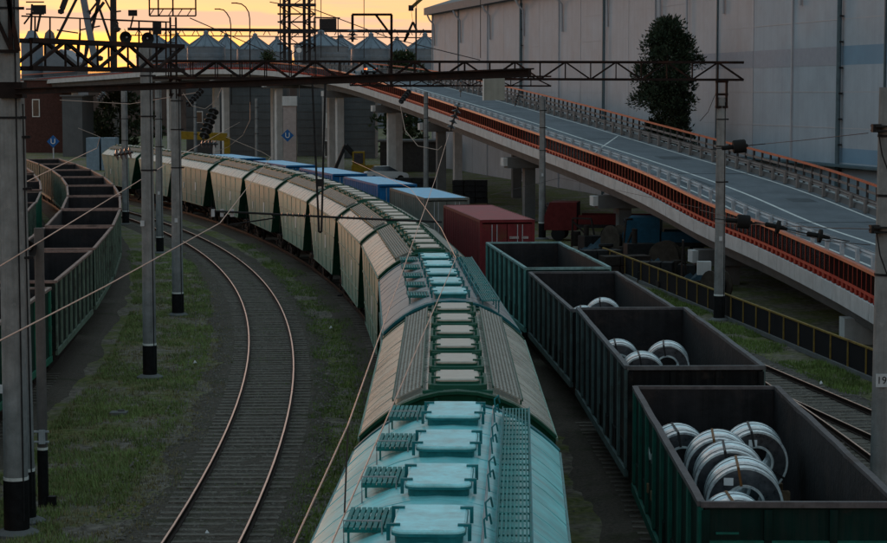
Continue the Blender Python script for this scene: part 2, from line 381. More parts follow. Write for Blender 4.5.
def make_hopper(kind, c):
    "kind A: step grates on the left, walkway on the right; kind B: walkways on both sides"
    root = thing('hopper_wagon', 'x', 'hopper wagon')
    r2 = random.Random(3 if kind == 'A' else 5)
    MB().grid(RXS, [-LX + 2 * LX * j / 40 for j in range(41)],
              lambda x, y: (x, y, roofz(x) + .012 * noise.noise(Vector((x * 2.2, y * .9, 3 if kind == 'A' else 9))))).build('roof', c['roof'], root, True)
    rib = MB()
    P = [(x, roofz(x)) for x in RXS]
    for (xa, za), (xb, zb) in zip(P, P[1:]): rib.beam((xa, 0, za - .006), (xb, 0, zb - .006), .045, .022)
    rm = rib.mesh('roof_rib', c['roof'])
    for k in range(13): link('roof_rib', rm, root, (0, -LX + .55 + k * (2 * LX - 1.1) / 12 + r2.uniform(-.12, .12), r2.uniform(-.004, .002)))
    rim = MB()
    for (xa, za), (xb, zb) in zip(P, P[1:]): rim.beam((xa, 0, za - .005), (xb, 0, zb - .005), .20, .05)
    rmm = rim.mesh('roof_rim', c['end'])
    for s in (-1, 1): link('roof_rim', rmm, root, (0, s * (LX - .06), 0))
    for s in (-1, 1):                      # end wall: upright head, then hopper slope
        e = MB(); n = len(P)
        e.add([(x, s * (LX - .02), z - .012) for x, z in P] + [(x * .985, s * (LX - .1), 3.75) for x, z in P] + [(x * .97, s * 4.58, 1.25) for x, z in P],
              [(r * n + i, r * n + i + 1, (r + 1) * n + i + 1, (r + 1) * n + i) for r in (0, 1) for i in range(n - 1)])
        ew = e.build('end_wall', c['end'], root)
        for x in (-1.0, -.35, .35, 1.0): MB().beam((x, s * (LX - .05), 3.8), (x, s * (LX - .005), roofz(x) - .06), .06, .05).build('end_rib', c['end'], ew)
        ld = MB()
        for x in (-.2, .2): ld.beam((x, s * (LX + .1), 1.3), (x, s * (LX + .1), 4.5), .04)
        for k in range(9): ld.beam((-.2, s * (LX + .1), 1.5 + k * .34), (.2, s * (LX + .1), 1.5 + k * .34), .03)
        ld.build('end_ladder', c['dark'], root)
        pl = MB(); pl.box((0, s * 6.4, 1.22), (2.7, .9, .06)); pl.beam((-1.35, s * 6.8, 1.25), (-1.35, s * 6.8, 2.2), .04); pl.beam((1.35, s * 6.8, 1.25), (1.35, s * 6.8, 2.2), .04); pl.beam((-1.35, s * 6.8, 2.2), (1.35, s * 6.8, 2.2), .04)
        pl.build('end_platform', M_DARK, root)
    for s in (-1, 1):
        sd_ = MB(); NY = 14; rows = [(3.95, 1.6, LX - .01), (3.88, 1.605, LX - .07), (3.1, 1.6, 6.08), (2.2, 1.585, 5.35), (1.25, 1.56, 4.6)]
        sd_.add([(s * (xx + .008 * noise.noise(Vector((j * .9, z * 2, s)))), -ye + 2 * ye * j / NY, z) for z, xx, ye in rows for j in range(NY + 1)],
                [(r * (NY + 1) + j, r * (NY + 1) + j + 1, (r + 1) * (NY + 1) + j + 1, (r + 1) * (NY + 1) + j) for r in range(4) for j in range(NY)])
        sw = sd_.build('side_wall', c['side'], root, True)
        rb = MB().beam((s * 1.562, 0, 1.3), (s * 1.600, 0, 3.86), .05, .03).mesh('side_rib', c['side'])
        for k in range(5): link('side_rib', rb, sw, (0, -4.0 + k * 2.0, 0))
        for zz, xx, yy in ((3.9, 1.62, LX - .06), (3.05, 1.606, 6.0), (1.98, 1.584, 5.1), (1.3, 1.57, 4.62)): MB().beam((s * xx, -yy, zz), (s * xx, yy, zz), .035, .05).build('side_rail', c['side'], sw)
        for yy, zz, dy, dz in ((-1.9, 2.6, .35, .6), (3.0, 2.5, .2, .45)): MB().box((s * 1.607, yy, zz), (.012, dy, dz)).build('stencil_plate', c['plate'], sw)
    uf = MB(); uf.box((0, 0, 1.0), (.5, 13.6, .34))
    for y in (-6.75, 6.75): uf.box((0, y, 1.04), (2.7, .2, .34))
    for y in (-4.9, 4.9): uf.box((0, y, 1.05), (2.4, .5, .3))
    uf.build('underframe', M_BOGIE, root)
    for y in (-2.6, 0, 2.6):
        MB().add([(x * a, y + b * a2, z) for z, a, a2 in ((1.3, 1.3, 1.2), (.55, .45, .4)) for x, b in ((-1, -1), (1, -1), (1, 1), (-1, 1))],
                 [(0, 1, 5, 4), (1, 2, 6, 5), (2, 3, 7, 6), (3, 0, 4, 7), (4, 5, 6, 7)]).build('discharge_chute', M_BOGIE, root)
    add_bogies(root, 4.95)
    for s in (-1, 1): link('coupler', COUPLER, root, (0, s * 6.7, 0), 0 if s > 0 else PI)
    # hatches along the ridge
    zt = roofz(.3)
    big = kind == 'B'
    coam = MB().prism(rrect(.98, 1.62, .2) if big else rrect(.74, 1.36, .14), zt - .12, zt + .085).mesh('hatch_coaming', c['hatch'])
    lid = MB(); o1, o2 = (rrect(.72, 1.2, .12, 4), rrect(.66, 1.14, .10, 4)) if big else (rrect(.80, 1.44, .15, 4), rrect(.755, 1.395, .13, 4)); n = len(o1)
    lid.add([(x, y, zt + .09) for x, y in o1] + [(x, y, zt + .14) for x, y in o1] + [(x, y, zt + .158) for x, y in o2],
            [(r * n + i, r * n + (i + 1) % n, (r + 1) * n + (i + 1) % n, (r + 1) * n + i) for r in range(2) for i in range(n)] + [tuple(range(2 * n, 3 * n)), tuple(range(n))[::-1]])
    lid = lid.mesh('hatch_lid', c['lid'])
    la = MB(); la.box((.03, 0, zt + .168), (.15, .05, .03)); la.box((.085, 0, zt + .08), (.04, .06, .17))
    la = la.mesh('latch', c['hatch'])
    rim_l = MB(); rim_l.sweep([(Vector((x, y, zt + .088)), Vector((x, y, 0)).normalized()) for x, y in o1 + o1[:1]], [(.0, 0), (.012, 0), (.012, .03), (0, .03)]); rim_l = rim_l.mesh('lid_rim', c['hatch'])
    nh = 5 if kind == 'A' else 6; sp = 2.66 if kind == 'A' else 2.26
    for k in range(nh):
        y = (k - (nh - 1) / 2) * sp
        h = link('roof_hatch', coam, root, (0, y, 0)); link('lid', lid, h); link('lid_rim', rim_l, h)
        for sx in (-1, 1):
            for sy in (-.47, .47): link('latch', la, h, (sx * (.33 if big else .36), sy, 0), 0 if sx > 0 else PI)
        if kind == 'A':
            for sy in (-.47, .47): MB().pipe([(.62, sy, zt + .02), (.60, sy + .05, zt + .22), (.66, sy + .10, zt + .27), (.68, sy + .22, zt + .14)], .013).build('lid_lock', c['hatch'], h)
    if kind == 'A':
        pr = MB(); pr.pipe([(.585, -6.4 + i * .8, zt + .03) for i in range(17)], .016); pr.build('lock_rod', c['grey'], root)
        zw = roofz(.86) + .16
        for k in range(8):
            gp = MB(); grating(gp, .74, 1.12, -6.4 + k * 1.6 + .01, -6.4 + (k + 1) * 1.6 - .01, zw, 9, .32, .024, .02)
            gp.build('walkway_grating', c['grate'], root)
        wf = MB()
        for x in (.725, 1.135): wf.beam((x, -6.42, zw), (x, 6.42, zw), .014, .06)
        for k in range(14): y = -6.3 + k * .97; wf.beam((.74, y, roofz(.74)), (.74, y, zw), .03); wf.beam((1.12, y, roofz(1.12)), (1.12, y, zw), .03)
        wf.build('walkway_frame', c['hatch'], root)
        zs = roofz(-.75) + .10
        st = MB()
        for i in range(8): st.box((-.975 + i * .066, 0, zs), (.048, 1.16, .03))
        for y in (-.55, -.18, .18, .55): st.box((-.745, y, zs - .03), (.51, .04, .03))
        for x in (-.95, -.55):
            for y in (-.42, .42): st.beam((x, y, roofz(x) - .01), (x, y, zs), .025)
        st = st.mesh('step_grate', c['grate'])
        gh = MB().pipe([(-.98, -.70, roofz(-.98)), (-.98, -.70, zs + .12), (-.55, -.70, zs + .12), (-.55, -.70, roofz(-.55))], .012).mesh('grab_handle', c['grey'])
        for k in range(5):
            y = (k - 2) * sp + .75
            link('step_grate', st, root, (0, y, 0)); link('grab_handle', gh, root, (0, y, 0))
    else:
        zw = roofz(.55) + .09
        for s in (-1, 1):
            for k in range(6):
                gp = MB(); grating_slope(gp, s * .60, s * 1.06, -6.3 + k * 2.1 + .01, -6.3 + (k + 1) * 2.1 - .01, lambda q: lerp(zw, roofz(1.06) + .10, (abs(q) - .6) / .46), 8, .16, .034)
                gp.build('walkway_grating', c['grate'], root)
            wf = MB()
            for x, zz in ((.585, zw), (1.075, roofz(1.06) + .10)): wf.beam((s * x, -6.32, zz), (s * x, 6.32, zz), .016, .05)
            for k in range(14): y = -6.2 + k * .95; wf.beam((s * 1.05, y, roofz(1.05)), (s * 1.05, y, roofz(1.05) + .09), .03)
            wf.build('walkway_frame', c['hatch'], root)
        eb = MB()
        for y in (-6.45, 6.45): eb.box((0, y, zt - .02), (1.16, .14, .05))
        eb.build('end_step', c['hatch'], root)
    return root
TEAL = (.115, .31, .335)
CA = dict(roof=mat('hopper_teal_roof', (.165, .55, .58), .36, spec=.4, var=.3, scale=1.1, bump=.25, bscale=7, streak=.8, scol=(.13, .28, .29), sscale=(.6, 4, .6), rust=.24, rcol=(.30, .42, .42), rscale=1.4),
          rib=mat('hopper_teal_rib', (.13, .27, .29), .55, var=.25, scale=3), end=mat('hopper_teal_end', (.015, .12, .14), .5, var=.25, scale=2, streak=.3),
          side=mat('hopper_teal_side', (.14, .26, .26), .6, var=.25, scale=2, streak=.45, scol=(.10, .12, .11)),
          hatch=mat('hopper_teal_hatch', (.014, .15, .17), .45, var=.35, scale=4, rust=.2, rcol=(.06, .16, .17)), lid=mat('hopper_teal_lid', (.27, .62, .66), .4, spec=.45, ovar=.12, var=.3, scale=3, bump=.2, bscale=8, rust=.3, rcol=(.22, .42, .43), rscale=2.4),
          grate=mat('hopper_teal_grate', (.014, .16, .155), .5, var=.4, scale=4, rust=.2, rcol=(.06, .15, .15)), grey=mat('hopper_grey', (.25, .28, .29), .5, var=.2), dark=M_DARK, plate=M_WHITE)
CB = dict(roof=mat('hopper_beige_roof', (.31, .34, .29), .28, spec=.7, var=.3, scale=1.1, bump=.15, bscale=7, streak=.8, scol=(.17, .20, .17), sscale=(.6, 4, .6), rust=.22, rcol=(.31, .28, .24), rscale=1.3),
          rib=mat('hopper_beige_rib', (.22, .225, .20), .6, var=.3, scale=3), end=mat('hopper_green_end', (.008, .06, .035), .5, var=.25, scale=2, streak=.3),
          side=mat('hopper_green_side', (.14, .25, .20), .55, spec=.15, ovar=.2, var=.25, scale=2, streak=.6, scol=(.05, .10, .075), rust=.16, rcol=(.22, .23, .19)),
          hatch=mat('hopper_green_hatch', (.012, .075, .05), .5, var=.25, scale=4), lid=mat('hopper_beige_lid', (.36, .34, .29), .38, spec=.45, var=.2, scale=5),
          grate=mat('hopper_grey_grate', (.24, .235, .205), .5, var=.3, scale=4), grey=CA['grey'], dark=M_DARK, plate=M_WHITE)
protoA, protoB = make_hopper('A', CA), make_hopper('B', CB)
def put(o, T, l, z=.0):
    p, an = T.at_arc(l, 0, z); o.location = p; o.rotation_euler.z = an
    return o
l0 = T3.arc(33.3) + 6.78
HN = ['nearest teal grain hopper wagon with single step grates along the left of its roof',
      'beige roofed hopper wagon with two long grated walkways, second in the row',
      'grey teal hopper wagon third in the row, between two beige roofed ones'] + \
     [f'warm lit green hopper wagon with dark green end arch, {n} in the row' for n in ('fourth', 'fifth', 'sixth', 'seventh', 'eighth', 'ninth', 'tenth', 'eleventh')] + \
     ['farthest hopper wagon, last of the green row beyond the concrete posts']
usedA = usedB = False
for k, nm in enumerate(HN):
    if k in (0, 2): o = copy_tree(protoA) if usedA else protoA; usedA = True
    else: o = copy_tree(protoB) if usedB else protoB; usedB = True
    if k == 2:
        for ch in o.children:
            if ch.name.startswith(('roof.', 'roof_rib', 'side_wall')):
                ch.data = ch.data.copy(); ch.data.materials[0] = mat('hopper_slate', (.17, .20, .21), .42, spec=.45, var=.2, scale=1.6, bump=.15, bscale=9, streak=.5, scol=(.10, .12, .125), sscale=(.7, 5, .7))
    put(o, T3, l0 + (k - 1) * 14.72); tag(o, nm, 'hopper wagon', 'grain hopper wagons on the curved track')

# open gondola wagons
def make_gondola(c, h=3.48, L_=12.7, full=True, npost=9):
    root = thing('gondola_wagon', 'x', 'gondola wagon'); HW = 1.50; z0 = 1.2
    for s in (-1, 1):
        wl = MB(); ny = 26
        wl.add([(s * (HW - .055 * dd + .012 * noise.noise(Vector((j * .7, z * 2.1, s * 4 + dd)))), -L_ / 2 + L_ * j / ny, z) for dd in (0, 1) for z in (z0, lerp(z0, h, .5), h - .06) for j in range(ny + 1)],
               [(q * 3 * (ny + 1) + r * (ny + 1) + j, q * 3 * (ny + 1) + r * (ny + 1) + j + 1, q * 3 * (ny + 1) + (r + 1) * (ny + 1) + j + 1, q * 3 * (ny + 1) + (r + 1) * (ny + 1) + j) for q in (0, 1) for r in (0, 1) for j in range(ny)])
        for fc in range(2): pass
        sw = wl.build('side_wall', c['out'], root); sw.data.materials.append(c['in'])
        for i, p in enumerate(sw.data.polygons):
            if abs(p.center.x) < HW - .03: p.material_index = 1
        po = MB().add([(s * (HW + d), y * k, z) for z in (z0 + .05, h - .08) for d, y, k in ((-.01, -.15, 1), (.055, -.13, 1), (.055, .13, 1), (-.01, .15, 1))],
                      [(0, 1, 2, 3), (7, 6, 5, 4), (0, 4, 5, 1), (1, 5, 6, 2), (2, 6, 7, 3)]).mesh('side_post', c['post'])
        for k in range(npost): link('side_post', po, sw, (0, -L_ / 2 + .12 + k * (L_ - .24) / (npost - 1), 0))
        rr = MB(); nn = 12
        for k in range(nn):
            ya, yb = -L_ / 2 + L_ * k / nn, -L_ / 2 + L_ * (k + 1) / nn
            d1 = .02 * noise.noise(Vector((k * 1.1, h, s))); d2 = .02 * noise.noise(Vector(((k + 1) * 1.1, h, s)))
            rr.beam((s * (HW + .01 + d1), ya - .01, h - .035 + d1 * .5), (s * (HW + .01 + d2), yb + .01, h - .035 + d2 * .5), .12, .08)
        rr.build('top_rail', c['rim'], root)
        MB().box((s * (HW + .02), 0, z0 - .07), (.1, L_, .18)).build('side_sill', c['post'], root)
        if full:
            for k in range(7):
                MB().box((s * (HW + .01), -L_ / 2 + .9 + k * (L_ - 1.8) / 6, z0 + .30), (.03, .75, .5)).build('drop_door', c['out'], sw)
    for s in (-1, 1):
        ew = MB(); ew.box((0, s * (L_ / 2 - .03), (z0 + h) / 2 - .03), (2 * HW - .12, .05, h - z0 - .06))
        ew = ew.build('end_wall', c['out'], root); ew.data.materials.append(c['in'])
        for p in ew.data.polygons:
            if p.normal.y * s < -.5: p.material_index = 1
        MB().box((0, s * (L_ / 2 + .0), h - .04), (2 * HW + .05, .10, .09)).build('end_rail', c['rim'], root)
        for zz in (z0 + .75, z0 + 1.45): MB().box((0, s * (L_ / 2 + .03), zz), (2 * HW - .1, .08, .12)).build('end_beam', c['post'], ew)
        for x in (-HW + .05, -.5, .5, HW - .05): MB().box((x, s * (L_ / 2 + .035), (z0 + h) / 2 - .06), (.12, .075, h - z0 - .12)).build('end_post', c['out'], ew)
        if full:
            lad = MB()
            for k in range(5): lad.beam((-HW + .2, s * (L_ / 2 + .1), 1.4 + k * .36), (-HW + .55, s * (L_ / 2 + .1), 1.4 + k * .36), .03)
            lad.build('end_ladder', c['post'], ew)
    fl = MB().grid([-1.44, -.7, 0, .7, 1.44], [-L_ / 2 + .06 + (L_ - .12) * j / 14 for j in range(15)], lambda x, y: (x, y, 1.33 + .03 * noise.noise(Vector((x, y, 2)))))
    fl.build('floor', c['in'], root)
    uf = MB(); uf.box((0, 0, 1.0), (.5, L_ + .1, .36))
    for y in (-L_ / 2 + .05, L_ / 2 - .05): uf.box((0, y, 1.05), (2.9, .22, .3))
    for k in range(6): uf.box((0, -4.5 + k * 1.8, 1.1), (2.8, .14, .2))
    uf.build('underframe', M_BOGIE, root)
    add_bogies(root, 4.33, full)
    for s in (-1, 1): link('coupler', COUPLER, root, (0, s * (L_ / 2 - .1), 0), 0 if s > 0 else PI)
    return root
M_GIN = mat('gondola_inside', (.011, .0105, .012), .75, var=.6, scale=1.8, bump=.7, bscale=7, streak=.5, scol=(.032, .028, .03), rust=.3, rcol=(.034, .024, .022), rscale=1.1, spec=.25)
def gcols(n, out_, post, rim, rust=.3):  # recess shade put into the dark wall colour, posts lightened against it
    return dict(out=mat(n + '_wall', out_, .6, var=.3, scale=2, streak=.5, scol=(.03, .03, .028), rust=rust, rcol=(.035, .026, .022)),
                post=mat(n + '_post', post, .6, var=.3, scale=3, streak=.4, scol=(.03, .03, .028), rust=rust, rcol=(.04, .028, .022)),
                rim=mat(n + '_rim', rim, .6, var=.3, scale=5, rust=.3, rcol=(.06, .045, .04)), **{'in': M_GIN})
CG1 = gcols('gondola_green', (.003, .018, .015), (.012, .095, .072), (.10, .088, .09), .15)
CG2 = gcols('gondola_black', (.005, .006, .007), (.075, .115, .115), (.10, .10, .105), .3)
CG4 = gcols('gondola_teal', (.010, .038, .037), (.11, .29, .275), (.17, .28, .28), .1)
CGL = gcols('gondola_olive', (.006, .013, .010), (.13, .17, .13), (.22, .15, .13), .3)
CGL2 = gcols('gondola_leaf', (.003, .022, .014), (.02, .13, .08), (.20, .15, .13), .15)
for c_, h_, Yn, lab in ((CG1, 3.31, 31.1, 'dark green open gondola wagon holding several silver steel coils, nearest the camera'),
                        (CG2, 3.52, 45.3, 'tall black open gondola wagon with a few coils showing above its end'),
                        (CG2, 3.32, 59.3, 'grimy open gondola wagon with teal patches between the teal and tall black ones'),
                        (CG4, 3.36, 73.1, 'teal empty gondola wagon in front of the red container')):
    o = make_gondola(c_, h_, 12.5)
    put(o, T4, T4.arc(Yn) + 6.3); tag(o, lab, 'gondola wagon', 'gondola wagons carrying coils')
gl = make_gondola(CGL, 3.48, 12.7, False); gl2 = make_gondola(CGL2, 3.4, 12.7, False)
WN = ('eighth', 'seventh', 'sixth', 'fifth', 'fourth', 'third', 'second')
u1 = u2 = False
for k in range(11):
    if k in (0, 1): o = copy_tree(gl2) if u2 else gl2; u2 = True
    else: o = copy_tree(gl) if u1 else gl; u1 = True
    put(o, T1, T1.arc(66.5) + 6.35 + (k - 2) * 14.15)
    lab = ('bright green gondola wagon end behind the thick left pole', 'bright green gondola wagon beside the loudspeaker post', 'empty rust streaked gondola wagon with pale side posts, in front of the bend',
           'empty gondola wagon just behind the pale posted one, entering the bend')[k] if k < 4 else \
        'empty dark gondola wagon at the outermost point of the bend' if k == 4 else f'empty dark gondola wagon beyond the bend, {("first", "second", "third", "fourth", "fifth", "sixth")[k - 5]} past its outermost wagon'
    tag(o, lab, 'gondola wagon', 'empty gondola wagons on the left curve')
for k in range(7):
    o = copy_tree(gl2 if k % 2 else gl)
    put(o, T0, T0.arc(80) + k * 14.15)
    tag(o, f'green gondola wagon on the leftmost track at the picture edge, {("nearest", "second", "third", "fourth", "fifth", "sixth", "farthest")[k]} of that row', 'gondola wagon', 'gondola wagons on the leftmost track')

# steel coils
M_COIL = mat('coil_steel', (.66, .74, .82), .3, metal=.5, var=.35, scale=6, streak=.0)
M_COILF = mat('coil_face', (.12, .14, .16), .3, metal=.9, var=.35, scale=9)
M_STRAP = mat('strap_brown', (.16, .075, .03), .6, var=.2)
M_STRAPD = mat('strap_dark', (.03, .03, .032), .5, var=.2)
M_PAPER = mat('paper_tag', (.60, .64, .66), .8, var=.08)
def coil(x, y, z, r, ln, an, lab, grp, tilt=0., tg=1, br=True):
    t = thing('steel_coil', lab, 'steel coil', (x, y, z), an, grp); t.rotation_euler.y = tilt
    ri = r * .53; b = ln / 2
    bd = MB().lathe([(ri, -b + .01), (ri, b - .01), (r - .025, b), (r, b - .02), (r, b * .4), (r - .006, b * .38), (r - .006, -b * .3), (r, -b * .32), (r, -b + .02), (r - .025, -b), (ri, -b + .01)], axis=(0, 1, 0), n=40, cap=False)
    bd.build('coil_body', M_COIL, t, True)
    for s in (-1, 1):
        MB().lathe([(ri + .01, s * (b + .001)), (r - .04, s * (b + .001)), (r - .04, s * (b + .004)), (ri + .01, s * (b + .004)), (ri + .01, s * (b + .001))], axis=(0, 1, 0), n=40, cap=False).build('coil_face', M_COILF, t, True)
        e = MB(); 
        for r_ in (r + .002, ri): e.lathe([(r_ - .04, s * (b + .006)), (r_, s * (b + .008)), (r_ + .004, s * (b - .05)), (r_ - .04, s * (b + .006))], axis=(0, 1, 0), n=40, cap=False)
        e.build('edge_ring', M_COIL, t, True)
    for q in (-.55, .55): MB().lathe([(r + .002, q * b - .02), (r + .006, q * b - .02), (r + .006, q * b + .02), (r + .002, q * b + .02)], axis=(0, 1, 0), n=40, cap=False).build('girth_strap', M_STRAPD, t, True)
    for k, a in enumerate((100, 215, 330)):
        a = R(a); u = Vector((math.cos(a), 0, math.sin(a))); v = Vector((-math.sin(a), 0, math.cos(a)))
        st = MB(); y1 = b + .012
        for p, q, in ((u * (r + .012) + Vector((0, -y1, 0)), u * (r + .012) + Vector((0, y1, 0))), (u * (ri - .01) + Vector((0, -y1, 0)), u * (r + .015) + Vector((0, -y1, 0)))):
            d = (q - p).normalized(); sdv = v * .022; nn = d.cross(v) * .004
            st.add([p - sdv - nn, p + sdv - nn, p + sdv + nn, p - sdv + nn, q - sdv - nn, q + sdv - nn, q + sdv + nn, q - sdv + nn], [(0, 1, 2, 3), (4, 5, 6, 7), (0, 1, 5, 4), (1, 2, 6, 5), (2, 3, 7, 6), (3, 0, 4, 7)])
        st.build('eye_strap', M_STRAP if k == 0 and br else M_STRAPD, t)
    if tg: MB().box((tg * r * .42, -b - .009, r * .62), (.16, .004, .13)).build('paper_tag', M_PAPER, t)
    return t
def on_t4(Y): return T4.ang(Y)
GC = 'steel coils in the gondola wagons'
coil(4.62, 39.9, 2.45, .58, 1.15, .0, 'coil against the left rear wall of the nearest gondola', GC, 0, 0, False)
coil(6.08, 39.9, 2.45, .60, 1.2, -.08, 'coil with white paper tag at the right rear of the nearest gondola', GC, 0, -.3, False)
coil(5.12, 38.0, 2.60, .62, 1.15, -.1, 'farthest coil of the middle row of three', GC, 0, 0)
coil(5.14, 36.6, 2.60, .645, 1.15, -.1, 'middle coil of the middle row of three', GC, 0, 0, False)
coil(5.17, 35.15, 2.56, .655, 1.15, -.1, 'front coil of the middle row of three, with orange brown strap', GC, 0, -1)
coil(4.78, 33.3, 2.40, .56, 1.0, .0, 'coil top just peeping over the near end of the green gondola', GC)
coil(5.72, 52.4, 2.62, .56, 1.1, -.1, 'right coil showing its eye in the tall black gondola', GC, 0, 0, False)
coil(4.88, 50.2, 2.62, .56, 1.1, -.05, 'coil left of the strapped one in the tall black gondola', GC, 0, 0, False)
coil(4.55, 53.3, 2.55, .56, 1.1, -.05, 'coil half hidden by the left rim of the tall black gondola', GC, 0, 0, False)
coil(4.86, 62.6, 2.72, .56, 1.1, -.08, 'larger showing coil at the near end of the third gondola', GC, 0, 0, False)
coil(4.18, 61.4, 2.66, .5, 1.1, -.08, 'coil at the left rim of the third gondola', GC, 0, 0, False)
def skid(x0, x1, y, z, lab):
    t = thing('timber_skid', lab, 'timber', (0, 0, 0)); n = 0
    for yy in (-.42, .42):
        MB().box(((x0 + x1) / 2, y + yy, z), (x1 - x0, .22, .18)).build('beam', M_WOOD, t)
        for x in (x0 + .2, (x0 + x1) / 2, x1 - .2): MB().box((x, y + yy, (1.36 + z - .09) / 2), (.25, .2, z - .09 - 1.36)).build('block', M_WOOD, t)
skid(4.02, 6.7, 39.9, 1.76, 'timber bearers under the two rear coils of the nearest gondola')
for y, zz, nm in ((38, 1.88, 'farthest'), (36.6, 1.86, 'middle'), (35.15, 1.80, 'front')): skid(4.3, 6.2, y, zz, f'timber bearers under the {nm} coil of the middle row')
skid(4.0, 5.9, 33.3, 1.73, 'timber bearers under the coil nearest the gondola end')
for x, y, z, nm in ((5.72, 52.4, 1.95, 'right coil'), (4.88, 50.2, 1.95, 'middle coil'), (4.75, 53.3, 1.88, 'left coil')): skid(x - .6, x + .6, y, z, f'timber bearers under the {nm} of the tall black gondola')
skid(4.2, 5.5, 62.6, 2.05, 'timber bearers under the larger coil of the third gondola'); skid(3.75, 4.9, 61.4, 2.05, 'timber bearers under the rim coil of the third gondola')

# flat wagons and containers
M_FLAT = mat('flat_wagon', (.05, .04, .036), .8, var=.4, scale=3, rust=.3)
def flat_wagon(T, l, L_, lab):
    t = thing('flat_wagon', lab, 'flat wagon', group='container flat wagons')
    d = MB(); d.box((0, 0, 1.15), (2.7, L_, .18)); d.build('deck', M_FLAT, t)
    for s in (-1, 1): MB().box((s * 1.3, 0, .95), (.14, L_ - .4, .36)).build('side_sill', M_FLAT, t)
    add_bogies(t, L_ / 2 - 2, False)
    for s in (-1, 1): link('coupler', COUPLER, t, (0, s * (L_ / 2 - .05), 0), 0 if s > 0 else PI)
    return put(t, T, l)
def container(T, l, L_, mt, mroof, lab, zb=1.25, hh=2.75):
    t = thing('freight_container', lab, 'container', group='containers on the flat wagons'); W = 2.44
    for s in (-1, 1):
        n = int((L_ - .3) / .14); P = []
        sw = MB(); k = 0
        ys_ = []
        for i in range(n + 1):
            y = -L_ / 2 + .15 + (L_ - .3) * i / n; d = (0, .036, .036, 0)[i % 4]; ys_.append((y, d))
        sw.add([(s * (W / 2 - .045 + .0 + d - .0), y, z) for z in (zb + .16, zb + hh - .1) for y, d in ys_], [(i, i + 1, n + 1 + i + 1, n + 1 + i) for i in range(n)])
        sw.build('side_panel', mt, t)
        for y in (-1, 1): MB().box((s * (W / 2 - .06), y * (L_ / 2 - .08), zb + hh / 2), (.12, .16, hh)).build('corner_post', mt, t)
        MB().box((s * (W / 2 - .04), 0, zb + hh - .06), (.08, L_ - .3, .12)).build('top_rail', mt, t)
        MB().box((s * (W / 2 - .04), 0, zb + .08), (.08, L_ - .3, .16)).build('bottom_rail', mt, t)
    n = int(L_ / .3)
    MB().add([(x, -L_ / 2 + .03 + (L_ - .06) * i / n, zb + hh - .02 + (.02 if i % 2 else 0)) for x in (-W / 2 + .03, W / 2 - .03) for i in range(n + 1)],
             [(i, i + 1, n + 2 + i, n + 1 + i) for i in range(n)]).build('roof', mroof, t)
    for s in (-1, 1): MB().box((0, s * (L_ / 2 - .02), zb + hh - .055), (W - .24, .12, .13)).build('end_header', mt, t)
    for s in (-1, 1):
        dr = MB().box((s * .565, -L_ / 2 + .05, zb + hh / 2 - .03), (1.1, .05, hh - .3)).build('door', mt, t)
        for x in (.2, .42): MB().tube((s * (.565 + x - .31), -L_ / 2 + .0, zb + .2), (s * (.565 + x - .31), -L_ / 2 + .0, zb + hh - .2), .02, 6).build('lock_bar', M_GALV, dr)
    MB().box((0, L_ / 2 - .05, zb + hh / 2), (W - .24, .04, hh - .2)).build('front_wall', mt, t)
    return put(t, T, l)
M_CRED = mat('container_red', (.13, .022, .026), .6, var=.25, scale=1.5, streak=.3, rust=.15)
M_CREDR = mat('container_red_roof', (.27, .05, .052), .6, spec=.2, var=.25, scale=1.5, rust=.2)
M_CBLUE = mat('container_blue', (.010, .10, .25), .55, var=.25, scale=1.5, streak=.3)
M_CBLUER = mat('container_blue_lit_roof', (.10, .40, .62), .4, spec=.4, var=.2, scale=1.2, rust=.15, rcol=(.12, .2, .28))  # sky reflection put into the roof colour, paler than the sides
M_CGREY = mat('container_grey', (.12, .13, .12), .6, var=.25, scale=1.5, streak=.4)
t_red = container(T4, T4.arc(90.2) + 6.1, 12.2, M_CRED, M_CREDR, 'dark red freight container with white lettering behind the teal gondola')
flat_wagon(T4, T4.arc(90.2) + 6.1, 13.6, 'flat wagon under the dark red container')
for Y, mt, lab in ((109, M_CGREY, 'grey sided container with blue roof next beyond the red one'), (125.3, M_CBLUE, 'blue freight container just beyond the grey sided one'),
                   (141.5, M_CBLUE, 'blue freight container, middle of the blue row'), (158.2, M_CBLUE, 'blue freight container, second farthest of the row'), (175.5, M_CBLUE, 'blue freight container, farthest of the row')):
    container(T4, T4.arc(Y) + 6.1, 12.2, mt, M_CBLUER, lab)
    flat_wagon(T4, T4.arc(Y) + 6.1, 13.6, 'flat wagon under the ' + lab.split(',')[0].split(' next')[0].split(' just')[0] + {141.5: ' in the middle of the row', 158.2: ' second farthest', 175.5: ' farthest'}.get(Y, ''))
def text(body, size, m, parent, loc, rot, name='lettering'):
    cu = bpy.data.curves.new(name, 'FONT'); cu.body = body; cu.size = size; cu.align_x = 'CENTER'; cu.align_y = 'CENTER'; cu.extrude = .003
    o = bpy.data.objects.new(name, cu); COL.objects.link(o)
    dg = bpy.context.evaluated_depsgraph_get(); me = bpy.data.meshes.new_from_object(o.evaluated_get(dg)); bpy.data.objects.remove(o)
    me.materials.clear(); me.materials.append(m)
    q = link(name, me, parent, loc); q.rotation_euler = rot
    return q
for k, (x, w_) in enumerate(((.3, .42), (.78, .3), (.34, .34), (.72, .14))): MB().box((x, -6.135, 3.22 - .24 * (k // 2)), (w_, .004, .11)).build('faded_marking', mat('faded_white', (.26, .23, .23), .8, var=.5, scale=14), t_red)

